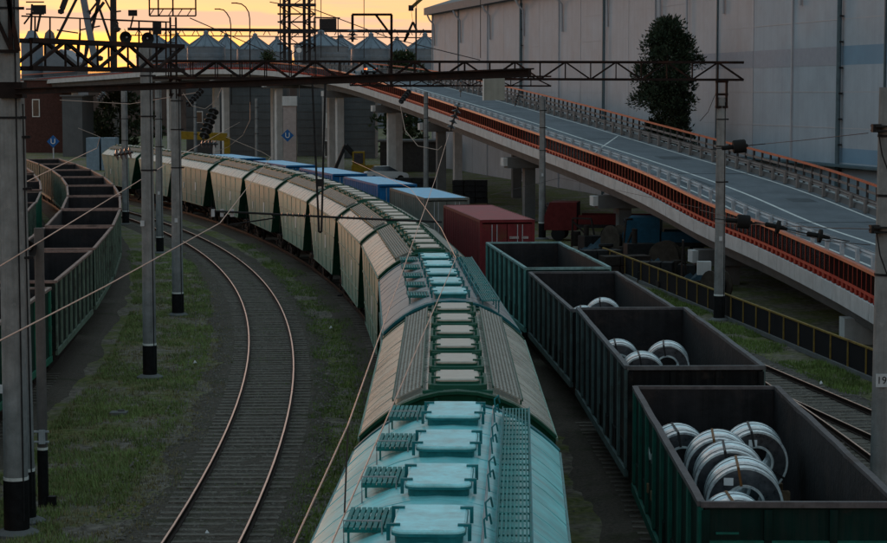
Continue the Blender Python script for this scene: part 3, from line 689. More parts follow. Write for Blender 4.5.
# ------------------------------------------------------------------ overpass with road
NE = [(15.3, 40, 1.4), (15.3, 50, 1.5), (15.2, 60, 1.75), (15.0, 72, 2.05), (14.85, 80, 2.2), (13.98, 92, 2.6), (12.8, 103, 3.0), (11.1, 117, 3.92), (8.86, 132, 4.75), (4.9, 152, 6.02), (1.36, 170, 7.15), (-5.3, 205, 9.1),
      (-13, 235, 11.0), (-24, 262, 12.3), (-38, 290, 12.5), (-56, 320, 11.8), (-80, 352, 10.8), (-112, 390, 9.6)]
def catmull(P, n=14):
    P = [Vector(p) for p in P]; Q = []
    for i in range(len(P) - 1):
        a, b, c, d = P[max(i - 1, 0)], P[i], P[i + 1], P[min(i + 2, len(P) - 1)]
        for k in range(n):
            t = k / n
            Q.append(.5 * ((2 * b) + (c - a) * t + (2 * a - 5 * b + 4 * c - d) * t * t + (3 * b - a - 3 * c + d) * t ** 3))
    Q.append(P[-1]); return Q
def resample(Q, st):
    O = [Q[0]]; acc = 0
    for a, b in zip(Q, Q[1:]):
        d = (b - a).length; pos = st - acc
        while pos <= d: O.append(a + (b - a) * (pos / d)); pos += st
        acc = (acc + d) % st
    return O
BP = resample(catmull(NE), .8)
BF = []
for i, p in enumerate(BP):
    d = BP[min(i + 1, len(BP) - 1)] - BP[max(i - 1, 0)]; d.z = 0; d.normalize()
    BF.append((p, Vector((d.y, -d.x, 0))))
def bf(i0=0, i1=None, st=3): 
    q = BF[i0:i1:st]
    return q
def idx(Y): return min(range(len(BP)), key=lambda i: abs(BP[i].y - Y))
WID = 11.2
over = thing('road_overpass', 'concrete road overpass climbing from right foreground to far left with orange railings', 'overpass')
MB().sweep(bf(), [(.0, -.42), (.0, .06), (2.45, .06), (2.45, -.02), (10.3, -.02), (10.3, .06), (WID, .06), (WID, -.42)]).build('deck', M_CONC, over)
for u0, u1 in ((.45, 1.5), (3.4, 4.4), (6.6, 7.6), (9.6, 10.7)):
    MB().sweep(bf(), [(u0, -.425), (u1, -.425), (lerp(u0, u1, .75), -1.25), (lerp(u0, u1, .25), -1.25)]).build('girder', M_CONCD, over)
tot = len(BF)
k = 0
for i in range(0, tot - 4, 4):               # precast fascia panels along the near edge
    if BP[i].y > 330: break
    q = BF[i:i + 5]
    MB().sweep([(q[0][0] + (q[1][0] - q[0][0]) * .03, q[0][1]), q[2], (q[4][0] - (q[4][0] - q[3][0]) * .03, q[4][1])], [(-.09, -.50), (-.003, -.50), (-.003, .12), (-.09, .12)]).build('fascia_panel', M_CONC, over)
near_rail = subpart('near_railing', over)
MB().sweep(bf(0, None, 2), [(.08, 1.08), (.26, 1.08), (.26, 1.20), (.08, 1.20)]).build('handrail', M_ORANGE, near_rail)
MB().sweep(bf(0, None, 2), [(.12, .262), (.22, .262), (.22, .36), (.12, .36)]).build('lower_rail', MATS.get('post_oxide') or M_RED, near_rail)
MB().sweep(bf(0, None, 2), [(.34, .05), (.55, .05), (.55, .34), (.34, .34)]).build('kerb', M_CONC, near_rail)
pm = MB().box((0, 0, .72), (.05, .06, .72)).box((0, 0, .17), (.15, .36, .2)).mesh('post', mat('post_oxide', (.24, .022, .014), .6, var=.3, scale=5))
c = 0
for i in range(idx(64), tot, 1):
    if c >= 298: break
    p, sv = BF[i]; link('post', pm, near_rail, p + sv * .17, math.atan2(sv.y, sv.x)); c += 1
inf = MB()
for a, b in zip(BF[idx(64):], BF[idx(64) + 1:]):
    for t in range(8):
        p = a[0].lerp(b[0], (t + .5) / 8) + a[1] * .17; inf.add([p + Vector((0, 0, .34)) + a[1] * .012, p + Vector((0, 0, .34)) - a[1] * .012, p + Vector((0, 0, 1.10)) - a[1] * .012, p + Vector((0, 0, 1.10)) + a[1] * .012,
              ], [(0, 1, 2, 3)])
        d = (b[0] - a[0]).normalized() * .022
        inf.add([p + Vector((0, 0, .34)) - d, p + Vector((0, 0, .34)) + d, p + Vector((0, 0, 1.10)) + d, p + Vector((0, 0, 1.10)) - d], [(0, 1, 2, 3)])
tag(inf.build('infill_bars', mat('infill_rust', (.028, .012, .010), .8, var=.4, scale=3), near_rail), kind='stuff')
def wbeam(u, nm, z0, m):
    sub = subpart(nm, over)
    MB().sweep(bf(0, None, 2), [(u, z0), (u + .05, z0 + .08), (u, z0 + .155), (u + .05, z0 + .23), (u, z0 + .31), (u + .015, z0 + .31), (u + .065, z0 + .23), (u + .015, z0 + .155), (u + .065, z0 + .08), (u + .015, z0)]).build('guard_beam', m, sub)
    po = MB().box((0, 0, (z0 + .25) / 2), (.14, .24, z0 + .25)).mesh('post', m)
    for i in range(idx(64), idx(330), 3):
        p, sv = BF[i]; link('post', po, sub, p + sv * (u - .09), math.atan2(sv.y, sv.x))
wbeam(2.85, 'near_guardrail', .48, M_GALV)
wbeam(9.95, 'far_guardrail', .48, mat('guard_grey', (.17, .16, .155), .6, var=.25, scale=3, streak=.3))
MB().sweep(bf(), [(10.02, -.015), (10.3, -.015), (10.3, .26), (10.1, .26)]).build('far_kerb', M_CONCD, over)
far_rail = subpart('far_railing', over)
MB().sweep(bf(0, None, 2), [(10.95, 1.18), (11.09, 1.18), (11.09, 1.30), (10.95, 1.30)]).build('handrail', M_ORANGE, far_rail)
MB().sweep(bf(0, None, 2), [(10.98, .72), (11.05, .72), (11.05, .86), (10.98, .86)]).build('middle_rail', MATS['guard_grey'], far_rail)
MB().sweep(bf(0, None, 2), [(10.98, .22), (11.05, .22), (11.05, .36), (10.98, .36)]).build('lower_rail', MATS['guard_grey'], far_rail)
pm2 = MB().box((0, 0, .6), (.12, .12, 1.2)).mesh('post', mat('rail_post_grey', (.05, .045, .045), .7, var=.3))
for i in range(idx(64), idx(330), 2):
    p, sv = BF[i]; link('post', pm2, far_rail, p + sv * 11.02, math.atan2(sv.y, sv.x))
for Y in (78, 103, 128, 153, 187, 212, 236, 258, 276, 294, 325):
    i = idx(Y); p, sv = BF[i]; an = math.atan2(sv.y, sv.x)
    pier = subpart('pier', over); pier.location = p; pier.rotation_euler.z = an
    zc = -1.27
    if p.z - 1.27 - .85 > .2:
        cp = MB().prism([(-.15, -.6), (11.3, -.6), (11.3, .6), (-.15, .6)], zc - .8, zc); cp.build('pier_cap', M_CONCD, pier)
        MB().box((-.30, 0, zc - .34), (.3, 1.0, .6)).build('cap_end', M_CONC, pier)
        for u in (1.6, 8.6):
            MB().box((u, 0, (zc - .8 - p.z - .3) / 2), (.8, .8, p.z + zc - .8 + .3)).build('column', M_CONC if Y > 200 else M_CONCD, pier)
    else: MB().box((5.6, 0, (zc - p.z) / 2), (10.6, .9, p.z + zc + .2)).build('column', M_CONC, pier)
road = MB().sweep(bf(), [(2.455, -.012), (6.2, .02), (10.02, -.012)], False).build('road', M_ASPH); tag(road, kind='structure')
def rline(u0, u1, i0, i1):
    def zz(u): return -.012 + .032 * (1 - abs(u - 6.2) / 3.78) + .005
    MB().sweep(BF[i0:i1:2], [(u0, zz(u0)), (u1, zz(u1))], False).build('lane_marking', M_LINE, road)
rline(3.15, 3.30, 0, tot); rline(9.45, 9.60, 0, tot); rline(5.75, 5.92, 0, tot)
for Y in (78, 103, 128, 153, 187, 224):
    j = idx(Y); MB().sweep([(BF[j][0] + (BF[j + 1][0] - BF[j][0]) * q, BF[j][1]) for q in (0, .22)], [(2.46, -.004), (6.2, .028), (10.0, -.004)], False).build('expansion_joint', M_DARK, road)
for Y, u0, u1, n_ in ((92, 6.4, 8.2, 5), (120, 3.6, 5.2, 7), (137, 7.0, 9.0, 4), (112, 7.4, 8.8, 3)):
    j = idx(Y); MB().sweep(BF[j:j + n_], [(u0, .0 + .03 * (1 - abs(u0 - 6.2) / 3.78) - .004), (u1, .03 * (1 - abs(u1 - 6.2) / 3.78) - .004)], False).build('road_patch', mat('patch', (.085, .095, .105), .85, var=.3), road)
i = idx(142)
q = [BF[i][0] + BF[i][1] * 3.35, BF[i + 18][0] + BF[i + 22][1] * 9.3]
MB().add([q[0] + Vector((0, 0, .002)), q[0] + Vector((.25, .5, .002)), (q[0] + q[1]) / 2 + Vector((.25, .5, .038)), q[1] + Vector((.25, .5, .004)), q[1] + Vector((0, 0, .004)), (q[0] + q[1]) / 2 + Vector((0, 0, .038))], [(0, 1, 2, 5), (5, 2, 3, 4)]).build('stop_line', M_LINE, road)

# ------------------------------------------------------------------ warehouse
M_WALL = mat('warehouse_panel', (.37, .39, .425), .7, var=.13, scale=.35, streak=.4, scol=(.26, .265, .28), sscale=(1.6, 1.6, .06), bump=.3, bscale=1.5)
M_BAND = mat('warehouse_blue_band', (.16, .27, .37), .7, var=.08, scale=.5)
M_TRIM = mat('warehouse_trim', (.08, .12, .14), .6, var=.2)
wh = thing('warehouse', 'tall pale panelled warehouse with blue bands behind the overpass', 'warehouse', (-1.4, 270, 0), 0)
A = Vector((-1.4, 270)); B = Vector((36, 92)); wl_ = (B - A).length; wd_ = (B - A) / wl_
wh.rotation_euler.z = math.atan2(wd_.y, wd_.x)        # local x runs along the wall towards the camera, +y away from the tracks
EAVE = 19.6; NP = 23; PW = wl_ / NP
pmesh = MB().box((0, 0, EAVE / 2), (PW - .09, .22, EAVE)).mesh('wall_panel', M_WALL)
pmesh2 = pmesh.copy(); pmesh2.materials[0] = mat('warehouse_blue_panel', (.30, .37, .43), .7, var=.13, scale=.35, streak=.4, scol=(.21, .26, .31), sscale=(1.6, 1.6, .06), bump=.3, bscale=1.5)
for k in range(NP):
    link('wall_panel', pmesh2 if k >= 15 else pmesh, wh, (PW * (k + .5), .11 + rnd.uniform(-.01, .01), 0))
    if k % 2 == 0: MB().box((PW * k + .02, -.06, EAVE / 2), (.16, .16, EAVE)).build('pilaster', M_TRIM if k % 4 else M_WALL, wh)
for zz in (3.2, 7.2, 9.6, 14.4, 16.8): MB().box((wl_ / 2, .0, zz), (wl_ - .2, .03, .05)).build('panel_joint', M_WALL, wh)
MB().box((wl_ / 2, .35, EAVE / 2 - .1), (wl_ - .3, .2, EAVE - .2)).build('joint_backing', M_TRIM, wh)
MB().box((0.1, 15.3, EAVE / 2), (.3, 30, EAVE)).build('end_wall', M_WALL, wh)
rf = MB(); rf.add([(-.9, -1.0, EAVE), (wl_, -1.0, EAVE), (wl_, -1.0, EAVE + .9), (-.9, -1.0, EAVE + .9), (-.9, 31, EAVE), (-.9, 31, EAVE + .9), (wl_, 31, EAVE), (wl_, 31, EAVE + .9), (1.5, 3, EAVE + 2.2), (wl_, 3, EAVE + 2.2), (1.5, 28, EAVE + 2.2), (wl_, 28, EAVE + 2.2)],
           [(0, 1, 2, 3), (0, 3, 5, 4), (3, 2, 9, 8), (3, 8, 10, 5), (8, 9, 11, 10), (5, 10, 11, 7), (0, 4, 6, 1)])
rf.build('roof', mat('warehouse_roof', (.16, .17, .18), .7, var=.15), wh)
for k in range(0, NP, 2):
    MB().pipe([(PW * k + 1.2, -.95, EAVE - .1), (PW * k + 1.4, -.7, EAVE - .7), (PW * k + 1.6, -.2, EAVE - 1.3), (PW * k + 1.6, -.15, EAVE - 4)], .11).build('gutter_spout', M_WALL, wh)
for k in (6, 17):
    dp = MB().tube((PW * k + 1, -.28, .2), (PW * k + 1, -.28, EAVE - .5), .17, 8).build('downpipe', M_TRIM, wh)
    for j in range(11): MB().box((PW * k + 1, -.2, 1 + j * 1.7), (.5, .25, .1)).build('pipe_bracket', M_DARK, dp)
for k in (10, 13): MB().tube((PW * k + 1, -.25, .2), (PW * k + 1, -.25, EAVE - .5), .1, 8).build('downpipe', M_WALL if k == 13 else M_TRIM, wh)
for k in range(13, NP):
    MB().box((PW * (k + .5), -.005, 12.0), (PW - .12, .012, 1.25)).build('paint_band', M_BAND if k > 16 else mat('warehouse_faint_band', (.27, .30, .35), .75, var=.08), wh)
for k in range(17, NP):
    MB().box((PW * (k + .5), -.005, 5.4), (PW - .12, .012, .95)).build('paint_band', M_BAND, wh)
MB().box((PW * 19, -.5, 4.75), (PW * 8, 1.0, .14)).build('canopy', M_TRIM, wh)
for x in (8, 12): MB().lathe([(.35, 0), (.35, 1.5), (.6, 1.6), (.6, 1.8), (.02, 2.1)], (x, 6, EAVE + 1.9)).build('roof_vent', M_TRIM, wh)

# tree in front of the wall
M_BARK = mat('bark', (.06, .045, .035), .9, var=.4, scale=8)
def leafmat(n, c1):
    return mat(n, c1, .7, var=.6, scale=1.3, spec=.2)
def tree(loc, h, rw, lab, m, n=5200, shape=None, seed=1, name='tree', ls=.17, ncl=90):
    r_ = random.Random(seed)
    t = thing(name, lab, 'tree', loc)
    tr = MB().tube((0, 0, -.2), (0, 0, h * .5), .22, 10, .12).tube((0, 0, h * .5), (.1, 0, h * .93), .12, 8, .03)
    for k in range(16):
        a = r_.uniform(0, 6.3); z = r_.uniform(.15, .8) * h; l = rw * .7
        tr.tube((0, 0, z), (math.cos(a) * l, math.sin(a) * l, z + h * .12), .05, 6, .015)
    tr.build('trunk', M_BARK, t)
    cr = MB(); cl = []
    for k in range(ncl):
        z = r_.uniform(.08, .98); rad = (shape or (lambda q: math.sin(PI * min(1, q * .85 + .12)) ** .7))(z) * rw
        a = r_.uniform(0, 6.3); q = rad * math.sqrt(r_.uniform(.05, 1)) * r_.choice((.8, 1, 1, 1.15)); cl.append((Vector((math.cos(a) * q, math.sin(a) * q, z * h)), r_.uniform(.3, .95)))
    for k in range(n):
        c0, cr_ = cl[r_.randrange(len(cl))]
        d = Vector((r_.gauss(0, 1), r_.gauss(0, 1), r_.gauss(.3, 1.1))); d.normalize(); p = c0 + d * cr_ * r_.uniform(.3, 1.05)
        s_ = ls * r_.uniform(.6, 1.4); ax = (d + Vector((r_.uniform(-.6, .6), r_.uniform(-.6, .6), r_.uniform(0, .9)))).normalized(); sdv = ax.cross(Vector((r_.uniform(-1, 1), r_.uniform(-1, 1), r_.uniform(-1, 1)))).normalized()
        cr.add([p - sdv * s_ * .35, p + ax * s_ * .6 + sdv * s_ * .3, p + ax * s_ * 1.5, p + ax * s_ * .6 - sdv * s_ * .35], [(0, 1, 2, 3)])
    cr.build('crown', m, t)
    return t
p = at(667, 100, 158)
tree((p.x, 158, 0), 15.0, 2.3, 'dense dark green tree standing before the warehouse wall', leafmat('leaf_dark', (.022, .036, .020)), 42000, lambda q: (.88 + .12 * math.sin(q * 9 + 1)) * (1 - (max(0, q - .7) / .3) ** 2 * .8), 4, ls=.17, ncl=210)
for px, py, Y, rw, h, lab, sd_ in ((404, 60, 300, 4.5, 15, 'green bushy tree top beyond the overpass by the warehouse corner', 8), (268, 48, 500, 4, 19, 'dark small tree between the silos and the elevator tower', 9),
                                   (120, 95, 330, 7, 9.0, 'dark green tree under the overpass behind the left poles', 10)):
    p = at(px, py, Y); tree((p.x, Y, 0), h, rw, lab, leafmat('leaf_far', (.03, .045, .02)), 2500, None, sd_, ls=.6)

# ------------------------------------------------------------------ catenary masts, portals
def mast(x, y, h, r0, r1, lab, base=1.25, plate=None, octo=16):
    t = thing('catenary_mast', lab, 'mast', (x, y, 0), 0, 'concrete catenary masts')
    MB().tube((0, 0, base), (0, 0, h), lerp(r0, r1, base / h), octo, r1).build('shaft', M_POLE, t, True)
    if base > .2:
        MB().tube((0, 0, -.1), (0, 0, base - .07), r0 + .012, octo, lerp(r0, r1, base / h) + .012).build('bitumen_base', M_POLEB, t, True)
        MB().tube((0, 0, base - .07), (0, 0, base), lerp(r0, r1, base / h) + .008, octo).build('white_band', M_WHITE, t, True)
        MB().lathe([(r0 + .22, -.1), (r0 + .22, .02), (r0 + .05, .10), (.01, .10)], n=12).build('footing', M_CONCD, t)
    for z_ in (h * .62, h * .78, h * .9):
        rr_ = lerp(r0, r1, z_ / h); bc = MB().tube((0, 0, z_), (0, 0, z_ + .05), rr_ + .012, octo).build('band_clamp', M_DARK, t)
        MB().box((rr_ + .05, -.03, z_ + .025), (.12, .06, .06)).build('bolt', M_DARK, bc)
    MB().pipe([(r0 * .75, -r0 * .75, .3), (lerp(r0, r1, .5) * .74, -lerp(r0, r1, .5) * .74, h * .5), (r1 * .74, -r1 * .74, h - .2)], .016).build('earth_wire', M_DARK, t)
    if plate:
        r = lerp(r0, r1, plate[0] / h); pl = MB().box((plate[1], -r - .015, plate[0]), (.22 if plate[2] else .13, .02, .26 if plate[2] else .19)).build('number_plate', mat('enamel_plate', (.40, .43, .45), .5, var=.15, scale=9), t)
        if plate[2]: text(plate[2], .2, M_DARK, pl, (plate[1], -r - .03, plate[0]), (PI / 2, 0, 0))
    return t
def xy(px, py, Y=None):
    d = at(px, py, 1.) - Vector((0, 0, CAMH)); k = -CAMH / d.z if Y is None else Y
    return d.x * k, k
x, y = xy(17, 533); mL = mast(x, y, 14.5, .27, .24, 'thick grey concrete mast at the left edge with black base', 1.25, (3.2, -.26, None))
x, y = xy(27.5, 521); mast(x, y, 9.5, .19, .10, 'second concrete mast hidden close behind the thick left mast', 1.2)
x, y = xy(150, 377); mP1 = mast(x, y, 11.2, .23, .20, 'grey concrete mast with black base in the grass left of the empty track', 1.15, (5.2, -.16, None))
x, y = xy(178, 315); mP2 = mast(x, y, 10.2, .25, .21, 'grey concrete mast nearest the bend of the empty track', 1.0, (4.1, .0, None))
x, y = xy(160, 253); mast(x, y, 10.2, .22, .19, 'concrete mast half hidden behind the mast in the grass', 1.0, (3.6, 0, None))
x, y = xy(125.5, 200, 150); mast(x, y, 9.8, .25, .22, 'concrete mast beyond the rim of the bending gondola row', 1.0)
x, y = xy(719, 320); mR = mast(x, y, 9.35, .23, .19, 'grey mast with black base standing before the overpass fascia', 1.1, (3.45, 0, None))
x, y = xy(542, 240, 135); mast(x, y, 9.3, .24, .18, 'grey mast rising behind the teal gondola in front of the overpass', 1.1, (4.2, 0, None))
x, y = xy(426, 200, 165); mast(x, y, 9.6, .22, .17, 'slim mast left of centre in front of the overpass ramp', 1.1)
x, y = xy(883, 480, 40.2); m19 = mast(x, y, 9.65, .27, .215, 'thick mast with number plate 19 at the right edge', 1.0, (3.95, -.12, '19'))
for px, Y, h, lab in ((196, 185, 9.4, 'far mast between the hopper row and the overpass'), (257, 200, 9.0, 'far mast beyond the blue containers')):
    x, y = xy(px, 200, Y); mast(x, y, h, .16, .13, lab, 0)

# loudspeaker post
x, y = xy(43.5, 505)
lp = thing('loudspeaker_post', 'slim post with black base carrying a horn loudspeaker', 'post', (x, y, 0))
MB().tube((0, 0, 1.35), (0, 0, 6.45), .118, 12, .112).build('shaft', mat('post_brown', (.11, .10, .095), .85, var=.2, scale=4, streak=.3), lp, True)
MB().tube((0, 0, -.1), (0, 0, 1.3), .125, 12).build('bitumen_base', M_POLEB, lp, True); MB().tube((0, 0, 1.3), (0, 0, 1.36), .125, 12).build('white_band', M_WHITE, lp)
MB().box((.02, -.15, 1.62), (.14, .08, .32)).build('meter_box', M_GALV, lp); MB().box((.2, 0, .1), (.18, .18, .22)).build('foot_block', M_POLEB, lp)
for z in (1.5, 1.74): MB().box((0, -.1, z), (.34, .05, .04)).build('clamp', M_GALV, lp)
def horn(parent_lab, loc, d, sc=1.):
    t = thing('horn_loudspeaker', parent_lab, 'loudspeaker', loc); d = Vector(d).normalized()
    MB().lathe([(.05 * sc, -.25 * sc), (.06 * sc, 0), (.10 * sc, .12 * sc), (.2 * sc, .22 * sc), (.215 * sc, .24 * sc), (.19 * sc, .225 * sc), (.09 * sc, .12 * sc), (.03 * sc, .05 * sc), (.01 * sc, .05 * sc)], axis=d, n=20).build('horn', M_DARK, t, True)
    MB().lathe([(.012, .0), (.035 * sc, .02 * sc), (.03 * sc, .14 * sc), (.005, .15 * sc)], axis=d, n=10).build('driver', M_GALV, t)
    return t
horn('black horn loudspeaker on the slim post by the left gondolas', (x - .12, y - .22, 6.02), (-.25, -1, -.15), 1.05)

def truss(p, q, ht, wd, lab, pitch=1.4, name='portal_truss', rung=None):
    "a four-chord lattice girder from p to q (points on its underside axis)"
    t = thing(name, lab, 'gantry', group='lattice gantries'); p = Vector(p); q = Vector(q); d = (q - p); L_ = d.length; d.normalize()
    sdv = Vector((d.y, -d.x, 0)) * wd / 2; up = Vector((0, 0, ht))
    for a in (-1, 1):
        for z in (0, 1): MB().beam(p + sdv * a + up * z, q + sdv * a + up * z, .10, .10).build('chord', M_STEEL, t)
    n = int(L_ / pitch)
    for a in (-1, 1):
        for k in range(n):
            u = p + sdv * a + d * (L_ * k / n); v = p + sdv * a + d * (L_ * (k + 1) / n)
            if k % 2: MB().beam(u + up, v, .065).build('diagonal', M_STEEL, t)
            else: MB().beam(u, v + up, .065).build('diagonal', M_STEEL, t)
            MB().beam(u, u + up, .045).build('upright', M_STEEL, t)
    br = MB()
    for k in range(n):
        u = p + d * (L_ * k / n); v = p + d * (L_ * (k + 1) / n)
        for z in (0, 1): br.beam(u + sdv + up * z, v - sdv + up * z, .04)
    br.build('cross_bracing', M_STEEL, t)
    return t
pL = Vector((mL.location.x, mL.location.y, 0)); pP2 = mP2.location; pR = mR.location
truss((pP2.x - 1.4, pP2.y + .1, 10.17), (pR.x + .9, pR.y, 10.08), .72, .5, 'long lattice gantry spanning the tracks to the mast before the overpass', 1.05)
truss((pL.x + .2, pL.y + .3, 10.07), (-6.75, 52, 10.1), .60, .5, 'short lattice gantry leaving the thick left mast', 1.5)
a = at(350, 85.5, 135); b = at(551, 86, 135); truss((a.x, 135, 10.02), (b.x, 135, 9.98), .62, .5, 'farther lattice gantry ending on the mast behind the teal gondola', 1.3)
a = at(372, 86, 165); b = at(470, 86, 165); truss((a.x, 165, 10.05), (b.x - 1.8, 165, 10.05), .62, .5, 'farthest lattice gantry on the slim mast left of centre', 1.3)
for m_, z0, z1 in ((mP2, 9.4, 10.15), (mR, 8.9, 10.05)):
    h_ = MB()
    for s in (-1, 1): h_.box((s * .2, -.02, (z0 + z1) / 2), (.07, .3, z1 - z0))
    for z in (z0 + .05, (z0 + z1) / 2, z1 - .04): h_.box((0, -.02, z), (.5, .34, .1))
    h_.build('head_frame', M_STEEL, m_)
tb = thing('heavy_beam', 'heavy dark beam reaching from the thick left mast over the hopper row', 'beam')
a = Vector((pL.x + .1, pL.y - .1, 9.57)); b = at(530, 72.5, 30.5)
for dz, wd, ht in ((0, .05, .12), (.055, .16, .022), (-.055, .16, .022)): MB().beam(a + Vector((0, 0, dz)), b + Vector((0, 0, dz)), wd, ht).build('flange' if dz else 'web', M_STEEL, tb)
MB().box((a.x, a.y, 9.6), (.5, .5, .34)).build('clamp', M_STEEL, tb)
ms = thing('mast_bracket', 'dark steel frame bolted high on the thick left mast', 'bracket')
x, y = pL.x, pL.y - .32
for p, q in (((x - .55, y, 10.42), (x + .28, y, 10.42)), ((x + .12, y, 10.42), (x + .12, y, 12.6)), ((x + .28, y, 10.42), (x - .1, y, 12.6)), ((x + .1, y, 10.5), (x - .55, y, 12.0))): MB().beam(p, q, .09, .07).build('bar', M_STEEL, ms)

# insulators, cantilevers, hangers
def insulator(p, q, n, r, lab, m=None, grp='disc insulators'):
    t = thing('insulator', lab, 'insulator', group=grp); p = Vector(p); q = Vector(q); d = (q - p); L_ = d.length; d.normalize()
    MB().tube(p, q, r * .22, 8).build('rod', M_INS, t, True)
    for k in range(n):
        c0 = p + d * (L_ * (k + .6) / (n + .4)); h = L_ / (n + 1)
        MB().lathe([(r * .25, -h * .35), (r * .5, -h * .2), (r, h * .1), (r * .96, h * .2), (r * .3, h * .12), (r * .25, h * .4)], c0, d, 14).build('disc', m or M_INS, t, True)
    return t
insulator(at(459, 103, 75), at(450, 131, 75), 5, .17, 'large disc insulator string hanging right of centre under the gantry')
insulator(at(461, 76, 75.2), at(460.5, 97, 75.1), 2, .06, 'slim link hanging under the long gantry at centre')
insulator(at(410, 90, 87), at(400, 103, 86), 5, .12, 'small disc insulator string left of the slim central mast')
insulator(at(519, 92, 87), at(515, 106, 87), 5, .11, 'small insulator string hanging beside the square grey box')
insulator(at(203, 89, 88), at(187, 106, 87), 6, .14, 'slanting insulator string just right of the bend mast')
insulator(at(215, 108, 84), at(203, 139, 83), 6, .22, 'heavy disc insulator string with blue tag above the hopper row')
insulator(at(200, 144, 83), at(218, 144, 83), 5, .17, 'horizontal ribbed insulator below the heavy string')
insulator(at(114, 155, 66), at(133, 152, 66), 4, .2, 'brown ribbed insulator left of the mast in the grass', M_INSB)
insulator(at(105, 92, 66), at(98, 101, 66), 4, .1, 'small insulator string near the left gantry end')
insulator(at(352.5, 28, 82), at(352.5, 42, 82), 3, .22, 'disc insulator hanging from the square gallows frame')
for k, (px, py, qx, qy, Y, r, lab) in enumerate(((733, 147, 743, 146, 46, .15, 'black spool insulator upper left of mast 19 beside the grey mast'), (737, 221, 747, 222, 44, .15, 'black spool insulator in front of the orange railing'),
                                          (778, 227, 782.5, 228, 43, .14, 'left of two small spool insulators before the overpass road'), (820, 236, 825.5, 237, 42, .14, 'right of two small spool insulators before the overpass road'))):
    p, q = at(px, py, Y), at(qx, qy, Y); d = (q - p).normalized(); L_ = (q - p).length + .06
    t = thing('insulator', lab, 'insulator', group='spool insulators')
    MB().lathe([(.03, -L_ * .9), (.05, -L_ * .85), (.05, 0), (r * .9, .0), (r, L_ * .08), (r, L_ * .92), (r * .85, L_), (.05, L_), (.03, L_ + .05)] if k < 2 else [(.02, -.28), (.05, -.26), (.05, -.05), (r, -.03), (r, .03), (.05, .05), (.03, .2)], p, d, 18).build('spool', M_RUBBER, t, True)
    MB().tube(p - d * .5, q + d * .5, .012, 6).build('rod', M_WIRED, t)
ar = thing('cantilever_arm', 'long dark registration arm hanging across the hopper row', 'cantilever')
MB().pipe([at(212, 211, 62), at(290, 215, 61.5), at(370, 219, 61), at(442, 222, 60.5)], .035).build('main_tube', M_DARK, ar)
MB().pipe([at(226, 212, 62), at(228, 225, 62), at(275, 218, 62), at(270, 213, 62)], .025).build('steady_loop', M_DARK, ar)
for px0, px1 in ((282, 310), (342, 372)):
    for k in range(6): MB().lathe([(.03, -.02), (.085, 0), (.03, .02)], at(lerp(px0, px1, k / 5), lerp(214.5, 218.5, (px0 - 282 + k * 5) / 90), 61.3), (1, 0, 0), 10).build('ribbed_insulator', M_INS, ar)
for px in (213, 222, 232): MB().box(at(px, 213, 62), (.1, .12, .22)).build('fitting', M_GALV, ar)
hg = thing('drop_bracket', 'narrow black hanger frame dropping from the gantry between hopper roofs', 'bracket')
for (p, q) in ((at(312, 76, 61.2), at(319, 232, 61.2)), (at(325.5, 76, 61.2), at(321.5, 232, 61.2)), (at(319, 232, 61.2), at(321.5, 232, 61.2)), (at(316.5, 180, 61.2), at(323, 180, 61.2))): MB().beam(p, q, .06, .06).build('bar', M_DARK, hg)
MB().box(at(320, 183, 61.2), (.22, .14, .2)).build('fitting', M_DARK, hg)
gf = thing('gallows_frame', 'square dark steel gallows frame standing on the long gantry against the sky', 'frame')
for p, q in ((at(391.5, 14.5, 82), at(391.5, 86, 82)), (at(352, 14.5, 82), at(392, 14.5, 82)), (at(376, 15, 82), at(391, 35, 82)), (at(352.5, 14.5, 82), at(352.5, 30, 82))): MB().beam(p, q, .1, .09).build('bar', M_STEEL, gf)
# lattice head mast and basket over the bend mast
lm = thing('lattice_mast', 'slim lattice mast with an open basket above the bend mast', 'lattice mast')
c0 = at(173.5, 60, 88.4)
for dx in (-.12, .12):
    for dy in (-.12, .12): MB().beam((c0.x + dx, c0.y + dy, 9.3), (c0.x + dx, c0.y + dy, 12.75), .05).build('leg', M_STEEL, lm)
for k in range(9): MB().beam((c0.x - .12, c0.y - .12, 9.5 + k * .36), (c0.x + .12, c0.y - .12, 9.5 + k * .36), .04).build('rung', M_STEEL, lm)
for z in (12.8, 13.1, 14.6): MB().beam((c0.x - 1.0, c0.y, z), (c0.x + .97, c0.y, z), .06).build('basket_rail', M_STEEL, lm)
for dx in (-1.0, -.62, 0, .97): MB().beam((c0.x + dx, c0.y, 12.8), (c0.x + dx, c0.y, 14.6), .06).build('basket_post', M_STEEL, lm)
for k in range(5): MB().beam((c0.x - 1 + k * .4, c0.y, 12.8), (c0.x - .8 + k * .4, c0.y, 13.1), .035).build('basket_brace', M_STEEL, lm)
